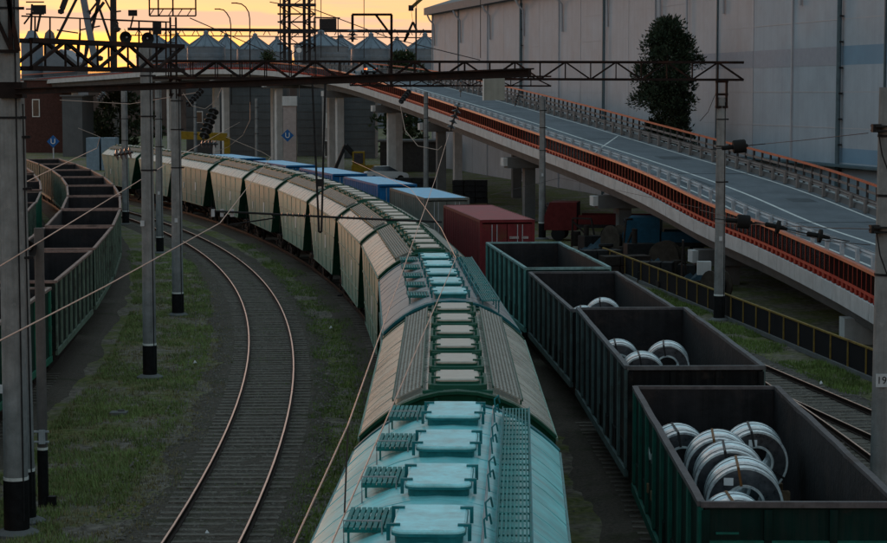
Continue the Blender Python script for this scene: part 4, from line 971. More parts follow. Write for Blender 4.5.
# lamps and horns on the left gantries
hb = thing('pole_top_frame', 'dark pole top frame with box against the sunset', 'frame')
c0 = at(157, 28, 69)
MB().box((c0.x, c0.y, c0.z), (.26, .26, .42)).build('box', M_DARK, hb)
for p, q in ((at(131, 29, 69), at(171, 30, 69)), (at(139, 21, 69), at(139, 47, 69)), (at(110, 20, 69), at(166, 22, 69)), (at(166, 22, 69), at(166, 60, 69)), (at(157, 30, 69), at(157, 70, 69)), (at(150, 30, 69), at(146, 62, 69))): MB().beam(p, q, .05).build('bar', M_STEEL, hb)
horn('round horn loudspeaker left of the pole top box, seen against yellow sky', at(128, 37, 67), (-.2, -1, -.1), .95)
horn('dark round horn loudspeaker right beside the pole top box', at(147, 38, 67), (.25, -1, -.1), .95)
def floodlight(px, py, Y, sc, lab):
    c0 = at(px, py, Y); t = thing('floodlight', lab, 'floodlight', c0)
    MB().add([(x * sc, y * sc, z * sc) for x, y, z in ((-.3, -.12, -.2), (.3, -.12, -.2), (.3, -.12, .2), (-.3, -.12, .2), (-.18, .16, -.12), (.18, .16, -.12), (.18, .16, .12), (-.18, .16, .12))], [(0, 1, 2, 3), (4, 7, 6, 5), (0, 4, 5, 1), (1, 5, 6, 2), (2, 6, 7, 3), (3, 7, 4, 0)]).build('housing', M_DARK, t)
    MB().beam((0, .05, -.2 * sc), (-.1, .05, -1.0 * sc), .05).build('bracket', M_DARK, t)
floodlight(40, 9.5, 52, .55, 'black floodlight at the top left against the sky')
floodlight(133, 13, 69, .5, 'tilted dark lamp head left of the basket')
br_ = thing('gantry_handrail', 'thin handrail above the left gantry', 'handrail')
for p, q in ((at(22, 16, 48), at(170, 22, 60)), (at(50, 17, 50), at(50, 43, 50)), (at(35, 16, 49), at(35, 42, 49)), (at(24, 24, 48), at(33, 12, 48)), (at(80, 19, 53), at(80, 44, 53))): MB().beam(p, q, .035).build('bar', M_STEEL, br_)
# brackets on mast 19
for z, pr in ((8.86, .0), (6.9, 0)):
    cb_ = MB(); cb_.box((-.28, -.1, z), (.16, .2, .16)); cb_.box((0, 0, z + .04), (.62, .6, .03)); cb_.box((0, 0, z - .05), (.62, .6, .03)); cb_.pipe([(-.25, -.15, z - .05), (-.2, -.3, z - .5), (-.05, -.32, z - .9)], .015)
    cb_.build('clamp', M_DARK, m19)
# wires
def wire(pts, r, lab, m, sag=0.):
    P = []
    for (a, b) in zip(pts, pts[1:]):
        for k in range(8): t = k / 8; q = a.lerp(b, t); q.z -= sag * 4 * t * (1 - t); P.append(q)
    P.append(pts[-1])
    return tag(MB().pipe(P, r, 6).build('overhead_wire', m, None, True), lab, 'wire', 'overhead wires')
def h62(px, py, h=6.2):
    d = at(px, py, 1.) - Vector((0, 0, CAMH)); k = (h - CAMH) / d.z; return Vector((d.x * k, k, h))
wC0 = at(290, 552, 12.4); wD0 = h62(328, 552)
wire([wC0, at(348, 425, 16.4), at(435, 180, 50), at(449, 133, 74)], .0065, 'messenger wire running up over the left of the nearest hopper roofs', M_WIRE)
wire([wD0, h62(395, 400), h62(456, 258), h62(441, 228), h62(410, 188), h62(352, 161)], .0075, 'contact wire crossing the nearest hopper roof', M_WIRE)
wire([at(348, 426, 16.4), h62(344.5, 513)], .008, 'short dropper cable between the two near wires', M_WIRED)
wire([h62(-30, 356), h62(105, 286.5), h62(220, 223), h62(271, 157)], .012, 'contact wire slanting over the empty curved track from the left', M_WIRE)
wire([h62(-30, 282), h62(0, 266), h62(181, 155), h62(240, 122)], .014, 'wire slanting over the left gondola row', M_WIRE)
wire([at(183, 93, 84), at(192, 106, 84), at(205, 109, 84), at(217, 100, 84), at(222, 86, 84)], .012, 'looped jumper cable above the hopper row by the bend mast', M_WIRE)
wire([at(400, 104, 87), at(405, 130, 86), at(418, 146, 85), at(438, 150, 84), at(442, 146, 84)], .014, 'slack jumper cable looping left of the large insulator', M_WIRE)
wire([at(250, 102, 90), at(250, 120, 90), at(243, 135, 90), at(228, 147, 90), at(215, 152, 90)], .014, 'pale jumper cable looping above the middle hoppers', M_WIRE)
wire([at(190, 18, 80), at(300, 66, 95), at(310, 75, 97)], .02, 'dark stay cable falling across the silos left of centre', M_WIRED)
wire([at(270, 2, 90), at(316, 10, 95), at(390, 38, 100), at(480, 60, 105)], .022, 'dark stay cable crossing the sky towards the warehouse', M_WIRED)
for px, lab in ((321, 'thin vertical rod rising left of the gallows frame'), (364, 'thin vertical rod through the gallows frame'), (480.5, 'thin dark rod rising in front of the warehouse panels'), (416.5, 'thin rod by the warehouse corner')):
    wire([at(px, -8, 90), at(px, 58, 90)], .018, lab, M_WIRED)
wire([at(226, 137, 84), at(262, 152, 84), at(272, 158, 84)], .012, 'orange lit wire left of the U sign', M_WIRE)
wire([at(78, 128, 100), at(100, 137, 100), at(97, 148, 100), at(40, 175, 60), at(0, 195, 50)], .013, 'bent wire above the far left gondolas', M_WIRE)
wire([at(868, 133, 40), at(805, 140, 48), at(700, 150, 70)], .009, 'thin upper wire from mast 19 towards the warehouse', M_WIRED)
wire([at(870, 229, 40), at(830, 228, 43), at(700, 222, 70)], .009, 'thin middle wire from mast 19 over the road', M_WIRED)
wire([at(870, 245, 40), at(826, 241, 42), at(780, 229, 46), at(700, 210, 70)], .009, 'thin lower wire from mast 19 through the spool insulators', M_WIRED)
wire([at(700, 208, 90), at(560, 178, 135), at(490, 195, 90)], .01, 'thin wire behind the grey mast', M_WIRED)
wire([at(715, 95, 86.5), at(708, 112, 86.5), at(700, 121, 87)], .014, 'curved cable at the head of the grey mast', M_WIRED)
wire([at(60, 100, 120), at(130, 104, 110), at(200, 92, 100)], .015, 'faint pale wire below the left gantry', M_WIRE)

# ------------------------------------------------------------------ fence
M_FENCE = mat('fence_yellow', (.22, .145, .04), .6, var=.3, scale=5, rust=.3)
fe = thing('railing_fence', 'low yellow post railing along the track below the overpass', 'fence')
fa, fb = Vector((15.35, 59, 0)), Vector((10.46, 99.3, 0)); fdv = (fb - fa).normalized()
n = 29
fp = [fa + fdv * (k * 1.95) for k in range(n)]
pmf = MB().box((0, 0, .5), (.07, .07, 1.06)).mesh('post', M_FENCE)
for k in range(n): link('post', pmf, fe, fp[k], math.atan2(fdv.y, fdv.x))
MB().beam(fp[0] + Vector((0, 0, 1.05)), fp[-1] + Vector((0, 0, 1.05)), .08, .06).build('top_rail', M_FENCE, fe)
MB().beam(fp[0] + Vector((0, 0, .06)), fp[-1] + Vector((0, 0, .06)), .2, .16).build('kerb', M_CONCD, fe)
MB().beam(fp[0] + Vector((.0, .1, .55)), fp[-1] + Vector((.0, .1, .55)), .012, .9).build('gap_shade_sheet', mat('fence_gap_shade', (.012, .012, .014), .8, var=.3, scale=2), fe)  # opaque dark sheet stands in for the shade seen between the posts

# ------------------------------------------------------------------ far things: silos, tower, cranes, buildings
M_SILO = mat('silo_steel_hazy', (.15, .185, .22), .5, metal=.2, var=.15, scale=.6, streak=.15)  # distance haze put into the colour, paler and bluer
M_FAR = mat('far_steel', (.03, .028, .03), .8, var=.3)
def silo(px, apex, rpx, Y, lab, eave=None):
    a = at(px, apex, Y); r = rpx / F * Y; ze = at(px, eave or (apex + 13), Y).z
    t = thing('grain_silo', lab, 'silo', (a.x, Y, 0), 0, 'grain silos on the skyline')
    MB().lathe([(r, 0), (r, ze)], n=24, cap=False).build('shell', M_SILO, t, True)
    MB().lathe([(r * 1.03, ze - .2), (r * .1, a.z - .3)], n=24).build('cone_roof', M_SILO, t)
    for k in range(12):
        an = 2 * PI * k / 12; MB().beam((r * 1.02 * math.cos(an), r * 1.02 * math.sin(an), ze), (r * .1 * math.cos(an), r * .1 * math.sin(an), a.z - .2), .22, .22).build('roof_rib', M_SILO, t)
    MB().lathe([(r * .13, a.z - .6), (r * .13, a.z + .5), (.02, a.z + .9)], n=10).build('cap', M_SILO, t)
    for k in range(3): MB().lathe([(r * 1.004, 0), (r * 1.012, .3), (r * 1.012, .9), (r * 1.004, 1.2)], (0, 0, ze - 3 - 3.2 * k), n=24, cap=False).build('hoop', M_SILO, t)
for k, (px, ap, rp_, Y) in enumerate(((155, 34, 19, 560), (177, 35, 16, 640), (206, 33.5, 19, 560), (226, 36, 16, 640), (255, 36, 18, 560), (277, 38.5, 15, 640), (321, 33, 27, 545), (341, 37, 20, 640), (371, 35.5, 20, 560), (397, 39, 17, 640), (425, 35.5, 19, 560))):
    silo(px, ap, rp_, Y, f'grey conical roofed grain silo on the skyline, {("first", "second", "third", "fourth", "fifth", "sixth", "seventh and widest", "eighth", "ninth", "tenth", "eleventh")[k]} from the left')
cg = thing('conveyor_gallery', 'long dark conveyor gallery running above the silo tops', 'conveyor')
a, b = at(128, 29, 570), at(434, 31.5, 570)
MB().beam((a.x, 570, a.z), (b.x, 570, b.z), 1.6, .8).build('gallery', M_FAR, cg)
MB().beam((a.x, 570, a.z - 1.7), (b.x, 570, b.z - 1.7), .3, .3).build('lower_chord', M_FAR, cg)
for k in range(44): x = lerp(a.x, b.x, k / 43); MB().beam((x, 570, a.z - 1.7), (x + (1 if k % 2 else -1), 570, a.z), .2).build('strut', M_FAR, cg)
et = thing('elevator_tower', 'dark lattice grain elevator tower rising above the silos', 'tower')
Y = 530
for px in (280, 284, 289, 304, 309, 315):
    w_ = .75 if px in (284, 289, 304, 309) else .3
    p = at(px, -25, Y); MB().beam((p.x, Y, 0), (p.x, Y, p.z), w_, w_).build('leg', M_FAR, et)
for k, yy in enumerate((-18, -8, 5, 14, 22, 32, 44)):
    a, b = at(278, yy, Y), at(316, yy, Y); MB().beam((a.x, Y - .6, a.z), (b.x, Y - .6, a.z), 2.2, .7 if k in (2, 5) else .35).build('platform', M_FAR, et)
for k in range(9):
    yy = -18 + k * 8; a, b = at(280 if k % 2 else 290, yy, Y), at(290 if k % 2 else 280, yy + 8, Y); MB().beam(a, b, .3).build('brace', M_FAR, et)
    a, b = at(304 if k % 2 else 315, yy, Y), at(315 if k % 2 else 304, yy + 8, Y); MB().beam(a, b, .3).build('brace', M_FAR, et)
    a, b = at(290 if k % 2 else 303, yy, Y), at(303 if k % 2 else 290, yy + 9, Y); MB().beam(a, b, .22).build('stair', M_FAR, et)
MB().box(at(328, 24, Y), (4.2, 3, 2.6)).build('machine_house', M_FAR, et)
for px in (314, 338): a = at(px, 18, Y); MB().beam((a.x, Y, 20), (a.x, Y, a.z), .25).build('post', M_FAR, et)
a, b = at(314, 17.5, Y), at(340, 18, Y); MB().beam(a, b, .35).build('platform', M_FAR, et)
cr = thing('harbour_crane', 'dark lattice harbour crane legs against the sunset at upper left', 'crane')
Y = 380
for x0, y0, x1, y1, w_, m_ in ((80, -20, 96, 66, 1.1, M_SILO), (104, -20, 83, 66, .5, M_FAR), (88, -25, 112, 45, .4, M_FAR), (86, -20, 56, 40, .45, M_FAR), (72, -18, 62, 9, .9, M_FAR), (70, -15, 62, 12, .5, M_FAR), (104, 2, 88, 24, .5, M_FAR), (99, 0, 88, 14, .35, M_FAR), (95, -20, 118, 24, .3, M_FAR), (80, 30, 100, 26, .25, M_FAR), (57, 30, 78, 33, .25, M_FAR), (80, 33, 78, 62, .35, M_FAR), (117, 24, 118, 30, .4, M_FAR), (86, 44, 84, 66, .3, M_FAR)):
    MB().beam(at(x0, y0, Y), at(x1, y1, Y), w_).build('leg' if w_ > .45 else 'brace', m_, cr)
for px, py in ((61, 11), (68, 47), (88, 12), (117, 29), (79, 54), (100, 58)): MB().lathe([(.02, -.6), (.55, -.4), (.6, .2), (.02, .5)], at(px, py, Y), n=8).build('sheave', M_FAR, cr)
st = thing('tall_stack', 'thick dark vertical stack against the yellow sky', 'stack'); a, b = at(113.5, 68, 420), at(113, -30, 420)
MB().tube((a.x, 420, 0), (b.x, 420, b.z), .75, 14, .62).build('shaft', M_FAR, st, True)
for py in (30, 12): MB().beam(at(113, py, 420), at(121, py - 1, 420), .3).build('bracket', M_FAR, st)
tk = thing('domed_tank', 'grey tank with stepped dome top at the far left skyline', 'tank'); a = at(32, 40, 400); r = 11 / F * 400
MB().lathe([(r, 0), (r, at(0, 42, 400).z), (r * .6, at(0, 37, 400).z), (r * .35, at(0, 31, 400).z), (.05, at(0, 30, 400).z)], (a.x, 400, 0), n=20).build('shell', M_SILO, tk, True)
MB().beam(at(31, 32, 400), at(32, 4, 400), .35).build('mast', M_FAR, tk)
for py in (2, 9, 14): MB().beam(at(26, py, 400), at(44, py, 400), .25).build('cross_arm', M_FAR, tk)
tw = thing('turret_building', 'small domed turret beside the grey tank', 'tower'); a = at(49.5, 30, 410); r = 5.5 / F * 410
MB().lathe([(r, 0), (r, at(0, 38, 410).z), (r * .8, at(0, 33, 410).z), (.05, at(0, 29, 410).z)], (a.x, 410, 0), n=16).build('shaft', mat('turret', (.14, .13, .13), .8), tw, True)
lh = thing('low_hall', 'pale gabled hall roof beside the crane legs', 'building'); a = at(60, 60, 390)
MB().add([(x, y, z) for y in (390, 402) for x, z in ((at(42, 0, 390).x, 0), (at(76, 0, 390).x, 0), (at(76, 0, 390).x, at(0, 62, 390).z), (at(60, 0, 390).x, at(0, 49, 390).z), (at(42, 0, 390).x, at(0, 58, 390).z))],
         [(0, 1, 2, 3, 4), (5, 9, 8, 7, 6), (0, 5, 6, 1), (1, 6, 7, 2), (2, 7, 8, 3), (3, 8, 9, 4), (4, 9, 5, 0)]).build('walls', M_SILO, lh)
jb = thing('tower_crane_jib', 'yellowish crane jib tip with hanging hook near the warehouse roof', 'crane'); a = at(411, 8, 450)
MB().beam(a, at(436, -14, 450), .9, .7).build('jib', mat('crane_olive', (.12, .09, .03), .7), jb); MB().box(a, (1.1, 1, 1.2)).build('jib_head', M_FAR, jb)
MB().beam(a, at(413, 24, 450), .08).build('cable', M_FAR, jb)
for p, q in ((at(413, 22, 450), at(404, 42, 450)), (at(413, 22, 450), at(416.5, 30, 450)), (at(404, 42, 450), at(409, 33, 450))): MB().beam(p, q, .5).build('luffing_arm', M_FAR, jb)
MB().beam((at(416, 0, 450).x, 450, 0), (at(416, 0, 450).x, 450, at(0, 8, 450).z), .35).build('mast', M_FAR, jb)
def bldg(name, x0, x1, Y, dpt, ztop, m, lab, wins=(), mw=None, lines=0):
    t = thing(name, lab, 'building'); a, b = at(x0, 100, Y).x, at(x1, 100, Y).x
    MB().box(((a + b) / 2, Y + dpt / 2, ztop / 2), (b - a, dpt, ztop)).build('walls', m, t)
    MB().box(((a + b) / 2, Y + dpt / 2, ztop + .1), (b - a + .6, dpt + .6, .2)).build('roof', M_CONCD, t)
    for k in range(lines): MB().box(((a + b) / 2, Y - .02, .8 + k * (ztop - 1) / lines), (b - a - .1, .06, .09)).build('cladding_rib', m, t)
    for (px0, py0, px1, py1) in wins:
        p, q = at(px0, py0, Y), at(px1, py1, Y); wdn = MB().box(((p.x + q.x) / 2, Y - .04, (p.z + q.z) / 2), (q.x - p.x + .3, .1, p.z - q.z + .3)).build('window_frame', M_WHITE, t)
        MB().box(((p.x + q.x) / 2, Y - .1, (p.z + q.z) / 2), (q.x - p.x, .04, p.z - q.z)).build('pane', M_GLASS, wdn)
    return t
M_CLAD = mat('grey_cladding', (.10, .105, .11), .8, var=.12, scale=.8, streak=.25)
bldg('grey_hall', 230, 283, 312, 14, 10.5, M_CLAD, 'grey ribbed hall under the overpass left of the U sign', (), None, 8)
bldg('grey_hall', 297, 325, 312, 14, 10.5, M_CLAD, 'grey ribbed hall between the U sign and the window house', (), None, 8)
bldg('grey_hall', 341, 375, 302, 14, 9.5, M_CLAD, 'grey ribbed hall right of the window house', (), None, 8)
bldg('window_house', 322, 341, 300, 9, 9.8, mat('pale_plaster', (.33, .30, .29), .85, var=.15), 'pale plaster house with a white framed window under the overpass', ((327, 114, 331, 127), (325, 141, 333, 156)))
bldg('brick_house', 24, 62, 330, 10, 11.5, mat('dull_brick', (.07, .035, .03), .85, var=.25, scale=3), 'dull red brick house at far left with white window', ((33, 100, 39, 116),))
bldg('grey_block', 62, 82, 310, 10, 9, M_CLAD, 'grey block right of the brick house'); bldg('grey_hall', 186, 230, 325, 10, 11, M_CLAD, 'dark grey hall behind the far hopper wagons', ((196, 112, 202, 122),), None, 6)
bldg('sky_gap_hall', -20, 345, 460, 20, 12.5, mat('hall_brown', (.07, .055, .05), .85, var=.3, scale=.3), 'long low brown hall added to close the sky gap under the overpass')  # added dark backdrop, blocks the bright sky below the deck
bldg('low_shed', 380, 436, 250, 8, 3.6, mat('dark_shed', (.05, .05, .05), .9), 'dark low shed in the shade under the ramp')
yb = thing('yellow_crane_beam', 'yellow gantry beam low behind the far hopper wagons', 'crane beam'); a, b = at(178, 135, 215), at(227, 137, 215)
MB().beam(a, b, .8, .8).build('beam', mat('yellow_paint', (.20, .13, .015), .6, var=.25), yb)
for p in (a, b): MB().beam((p.x, 215, 0), (p.x, 215, p.z), .6).build('leg', MATS['yellow_paint'], yb)
# U sign on a pale pillar
us = thing('pillar_sign', 'blue diamond sign with white letter U on a pale pillar', 'sign'); c0 = at(287.5, 135.5, 236)
bm_ = MB(); s_ = .72; bm_.add([(c0.x, c0.y, c0.z - s_), (c0.x + s_, c0.y, c0.z), (c0.x, c0.y, c0.z + s_), (c0.x - s_, c0.y, c0.z), (c0.x, c0.y + .08, c0.z - s_), (c0.x + s_, c0.y + .08, c0.z), (c0.x, c0.y + .08, c0.z + s_), (c0.x - s_, c0.y + .08, c0.z)], [(0, 1, 2, 3), (7, 6, 5, 4), (0, 4, 5, 1), (1, 5, 6, 2), (2, 6, 7, 3), (3, 7, 4, 0)])
M_SBLUE = mat('sign_blue', (.02, .10, .28), .5, var=.1)
bm_.build('plate', M_SBLUE, us); text('U', .85, M_WHITE, us, (c0.x, c0.y - .03, c0.z), (PI / 2, 0, 0), 'letter')
a, b = at(283, 100, 238), at(296, 100, 238)
MB().box(((a.x + b.x) / 2, 238.6, at(0, 106, 238).z / 2), (b.x - a.x, 1.2, at(0, 106, 238).z)).build('pillar', mat('pillar_pink', (.34, .29, .28), .85, var=.15), us)
MB().box(((a.x + b.x) / 2, 238.6, at(0, 101, 238).z), (b.x - a.x + .2, 1.5, 1.1)).build('capital', M_CONC, us)
us2 = thing('pillar_sign', 'blue diamond sign with white U at the far end of the gondola row', 'sign'); c0 = at(53, 141.5, 205)
bm_ = MB(); s_ = .62; bm_.add([(c0.x, c0.y, c0.z - s_), (c0.x + s_, c0.y, c0.z), (c0.x, c0.y, c0.z + s_), (c0.x - s_, c0.y, c0.z), (c0.x, c0.y + .08, c0.z - s_), (c0.x + s_, c0.y + .08, c0.z), (c0.x, c0.y + .08, c0.z + s_), (c0.x - s_, c0.y + .08, c0.z)], [(0, 1, 2, 3), (7, 6, 5, 4), (0, 4, 5, 1), (1, 5, 6, 2), (2, 6, 7, 3), (3, 7, 4, 0)])
bm_.build('plate', M_SBLUE, us2); text('U', .75, M_WHITE, us2, (c0.x, c0.y - .03, c0.z), (PI / 2, 0, 0), 'letter')
MB().tube((c0.x, c0.y + .15, 0), (c0.x, c0.y + .15, c0.z + .4), .06, 8).build('post', M_GALV, us2)
# board hung under the long gantry
c0 = at(493.5, 88.5, 87.1)
bo = thing('hanging_board', 'pale grey square box hanging under the gantry right of centre', 'board', (c0.x, 87.1, c0.z))
M_BOOTH = mat('board_panel', (.24, .25, .225), .7, var=.12, scale=1.5, streak=.3)
MB().box((.03, 0, 0), (.88, .3, .98)).build('panel', M_BOOTH, bo); MB().box((-.43, -.01, 0), (.05, .34, 1.0)).build('edge_frame', M_WHITE, bo); MB().box((.03, 0, .5), (.96, .34, .03)).build('cap', M_CONCD, bo)
for x_ in (-.3, .35): MB().box((x_, 0, .6), (.05, .05, .24)).build('hanger', M_STEEL, bo)
# street lamps on the overpass
def street_lamp(px, pyt, Y, lab, tipx, tipy):
    a = at(px, 60, Y); t = thing('street_lamp', lab, 'street lamp', group='overpass street lamps'); zt = at(px, pyt + 6, Y).z; tp = at(tipx, tipy, Y)
    pts = [(a.x, Y, 8), (a.x, Y, zt - 1.2), (a.x - .12, Y, zt - .4), (a.x - .5, Y, zt + .25), (lerp(a.x, tp.x, .6), Y, lerp(zt, tp.z, .85)), (tp.x, Y, tp.z)]
    MB().pipe(pts, .075, 8).build('pole', M_DARK, t, True); MB().box((tp.x - .2, Y, tp.z), (.75, .25, .14)).build('lamp_head', M_DARK, t)
street_lamp(231, 9, 270, 'left of two curved street lamps on the overpass before the silos', 219, 9)
street_lamp(250, 3, 262, 'right of two curved street lamps on the overpass before the silos', 236, 3)
# round sign and small board by the silos
rs = thing('round_sign', 'small round white sign at the overpass crest by the dark tree', 'sign'); c0 = at(299, 50, 258)
MB().lathe([(.02, -.03), (.33, -.03), (.33, .03), (.02, .03)], c0, (0, 1, 0), 16).build('disc', M_WHITE, rs); MB().tube((c0.x, c0.y + .06, 9), (c0.x, c0.y + .06, c0.z), .04, 6).build('post', M_GALV, rs)

# car on the overpass
def car(loc, rz, m, lab, lit=True):
    t = thing('passenger_car', lab, 'car', loc, rz)
    pr = [(-2.1, .35), (-2.15, .75), (-2.0, .92), (-1.15, 1.02), (1.1, .98), (1.95, .80), (2.1, .6), (2.1, .35)]
    pr2 = [(-1.75, .95), (-1.15, 1.42), (.25, 1.45), (1.15, .97)]
    n = len(pr)
    MB().add([(s * (.84 if 0 < i < n - 1 else .8), y, z) for s in (-1, 1) for i, (y, z) in enumerate(pr)], [tuple(range(n)), tuple(range(n, 2 * n))[::-1]] + [(i, (i + 1) % n, n + (i + 1) % n, n + i) for i in range(n)]).build('body', m, t)
    MB().add([(s * (.78 if z < 1 else .62), y, z) for s in (-1, 1) for y, z in pr2], [(0, 1, 2, 3), (7, 6, 5, 4), (0, 4, 5, 1), (1, 5, 6, 2), (2, 6, 7, 3)]).build('cabin_glass', M_GLASS, t)
    MB().add([(s * .6, y, z) for s in (-1, 1) for y, z in ((-1.12, 1.435), (.25, 1.465), (.25, 1.49), (-1.1, 1.47))], [(0, 1, 2, 3), (7, 6, 5, 4), (0, 4, 5, 1), (1, 5, 6, 2), (2, 6, 7, 3), (3, 7, 4, 0)]).build('roof', m, t)
    wm = MB().lathe([(.02, -.1), (.2, -.1), (.31, -.09), (.31, .09), (.2, .1), (.02, .1)], axis=(1, 0, 0), n=14).mesh('wheel', M_RUBBER)
    for x in (-.76, .76):
        for y in (-1.3, 1.3): link('wheel', wm, t, (x, y, .31))
    ml = mat('tail_light_lit', (.4, .02, .01), .4, emit=((1, .12, .03), 6.)) if lit else mat('tail_light', (.2, .01, .01), .4)
    for x in (-.62, .62): MB().box((x, -2.13, .76), (.34, .06, .16)).build('tail_light', ml, t)
    MB().box((0, -2.155, .6), (.5, .02, .13)).build('number_plate', M_WHITE, t); MB().box((0, -2.13, .43), (1.6, .1, .16)).build('bumper', M_RUBBER, t)
    return t
i = idx(245); p, sv = BF[i]; c0 = p + sv * 7.8
car((c0.x, c0.y, p.z + .01), math.atan2(sv.y, sv.x), mat('car_blue', (.16, .28, .33), .35, var=.05, spec=.6), 'pale blue car with glowing red tail lights driving up the overpass')
c0 = at(386, 152, 200); car((c0.x, 200, 1.0), R(-80), mat('car_white', (.5, .52, .53), .4, var=.05), 'white car parked in the shade under the overpass', False)
MB_p = thing('parking_plinth', 'low concrete loading slab under the white car', 'slab', (c0.x, 200, 0)); MB().box((0, 0, .5), (7, 4, 1.0)).build('slab', M_CONCD, MB_p)
# yard clutter under the ramp
def clutter_truck(px, py, Y, m, lab):
    c0 = at(px, py, Y); t = thing('parked_truck', lab, 'truck', (c0.x, Y, 0), R(80))
    MB().add([(x, y, z) for x in (-1.1, 1.1) for y, z in ((-1.2, .7), (.9, .7), (.9, 1.6), (.55, 2.5), (-1.2, 2.5))], [(0, 1, 2, 3, 4), (9, 8, 7, 6, 5), (0, 5, 6, 1), (1, 6, 7, 2), (2, 7, 8, 3), (3, 8, 9, 4), (4, 9, 5, 0)]).build('cab', m, t)
    MB().box((0, .76, 2.05), (1.9, .06, .7), rx=R(-20)).build('windscreen', M_GLASS, t); MB().box((1.11, -.1, 2.0), (.03, 1.0, .6)).build('side_window', M_GLASS, t)
    MB().box((0, -3.6, 1.0), (2.2, 4.6, .25)).build('bed', M_DARK, t)
    for s in (-1, 1): MB().box((s * 1.08, -3.6, 1.4), (.06, 4.6, .6)).build('bed_side', m, t)
    wm = MB().lathe([(.02, -.14), (.25, -.14), (.46, -.12), (.46, .12), (.25, .14), (.02, .14)], axis=(1, 0, 0), n=14).mesh('wheel', M_RUBBER)
    for x in (-.95, .95):
        for y in (0, -3.2, -4.6): link('wheel', wm, t, (x, y, .46))
clutter_truck(640, 230, 118, mat('truck_blue_shaded', (.012, .06, .10), .5, var=.25, scale=3), 'blue truck parked in the shade under the ramp')  # shade under the ramp put into the dark colours of both trucks
clutter_truck(560, 232, 134, mat('truck_red_shaded', (.09, .014, .014), .55, var=.25, scale=3), 'dark red truck behind the teal gondola under the ramp')
ex = thing('yellow_excavator', 'small yellow excavator cab under the ramp behind the containers', 'excavator'); c0 = at(366, 160, 205); M_YEL = MATS['yellow_paint']
MB().box((c0.x, c0.y, 1.0), (3, 2.4, .7)).build('tracks', M_DARK, ex); MB().box((c0.x, c0.y, 1.9), (2.8, 2.2, 1.0)).build('house', M_YEL, ex)
MB().box((c0.x - .7, c0.y - .4, 3.0), (1.2, 1.3, 1.5)).build('cab', M_YEL, ex); MB().box((c0.x - .7, c0.y - 1.07, 3.1), (.9, .05, 1.0)).build('cab_window', M_GLASS, ex)
MB().beam((c0.x - .2, c0.y, 2.2), (c0.x - 2.0, c0.y - 1, 4.4), .4).build('boom', M_DARK, ex); MB().beam((c0.x - 2.0, c0.y - 1, 4.4), (c0.x - 3.0, c0.y - 1.3, 2.0), .3).build('dipper', M_DARK, ex)
for k, (px, py, Y, w_, h_, lab) in enumerate(((600, 245, 112, 2.2, 1.1, 'dark crate stack beside the fence under the ramp'), (625, 252, 108, 2.6, 1.3, 'dark wrapped pallet load near the fence under the ramp'), (656, 262, 104, 1.8, 1.2, 'grey pallet load behind the fence left of the grey mast'), (692, 268, 100, 3.5, .3, 'flat pile of boards on the ground under the ramp'), (420, 178, 195, 4, 1.6, 'dark pallet pile under the far ramp'), (470, 190, 178, 3, 2.0, 'grey crate stack under the far ramp'))):
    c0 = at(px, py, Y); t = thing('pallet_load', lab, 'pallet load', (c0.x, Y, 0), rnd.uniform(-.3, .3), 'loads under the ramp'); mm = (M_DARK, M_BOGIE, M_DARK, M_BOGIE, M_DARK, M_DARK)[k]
    nx = 3
    for j in range(nx):
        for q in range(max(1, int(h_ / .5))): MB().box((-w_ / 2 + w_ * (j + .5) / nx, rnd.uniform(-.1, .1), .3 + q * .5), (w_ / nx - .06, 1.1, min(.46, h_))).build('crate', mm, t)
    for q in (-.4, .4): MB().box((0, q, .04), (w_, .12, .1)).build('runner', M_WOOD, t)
SCR = ('rusty drum', 'bent steel frame', 'dark machine part', 'tarp covered heap', 'stacked tyre pile', 'cable drum')
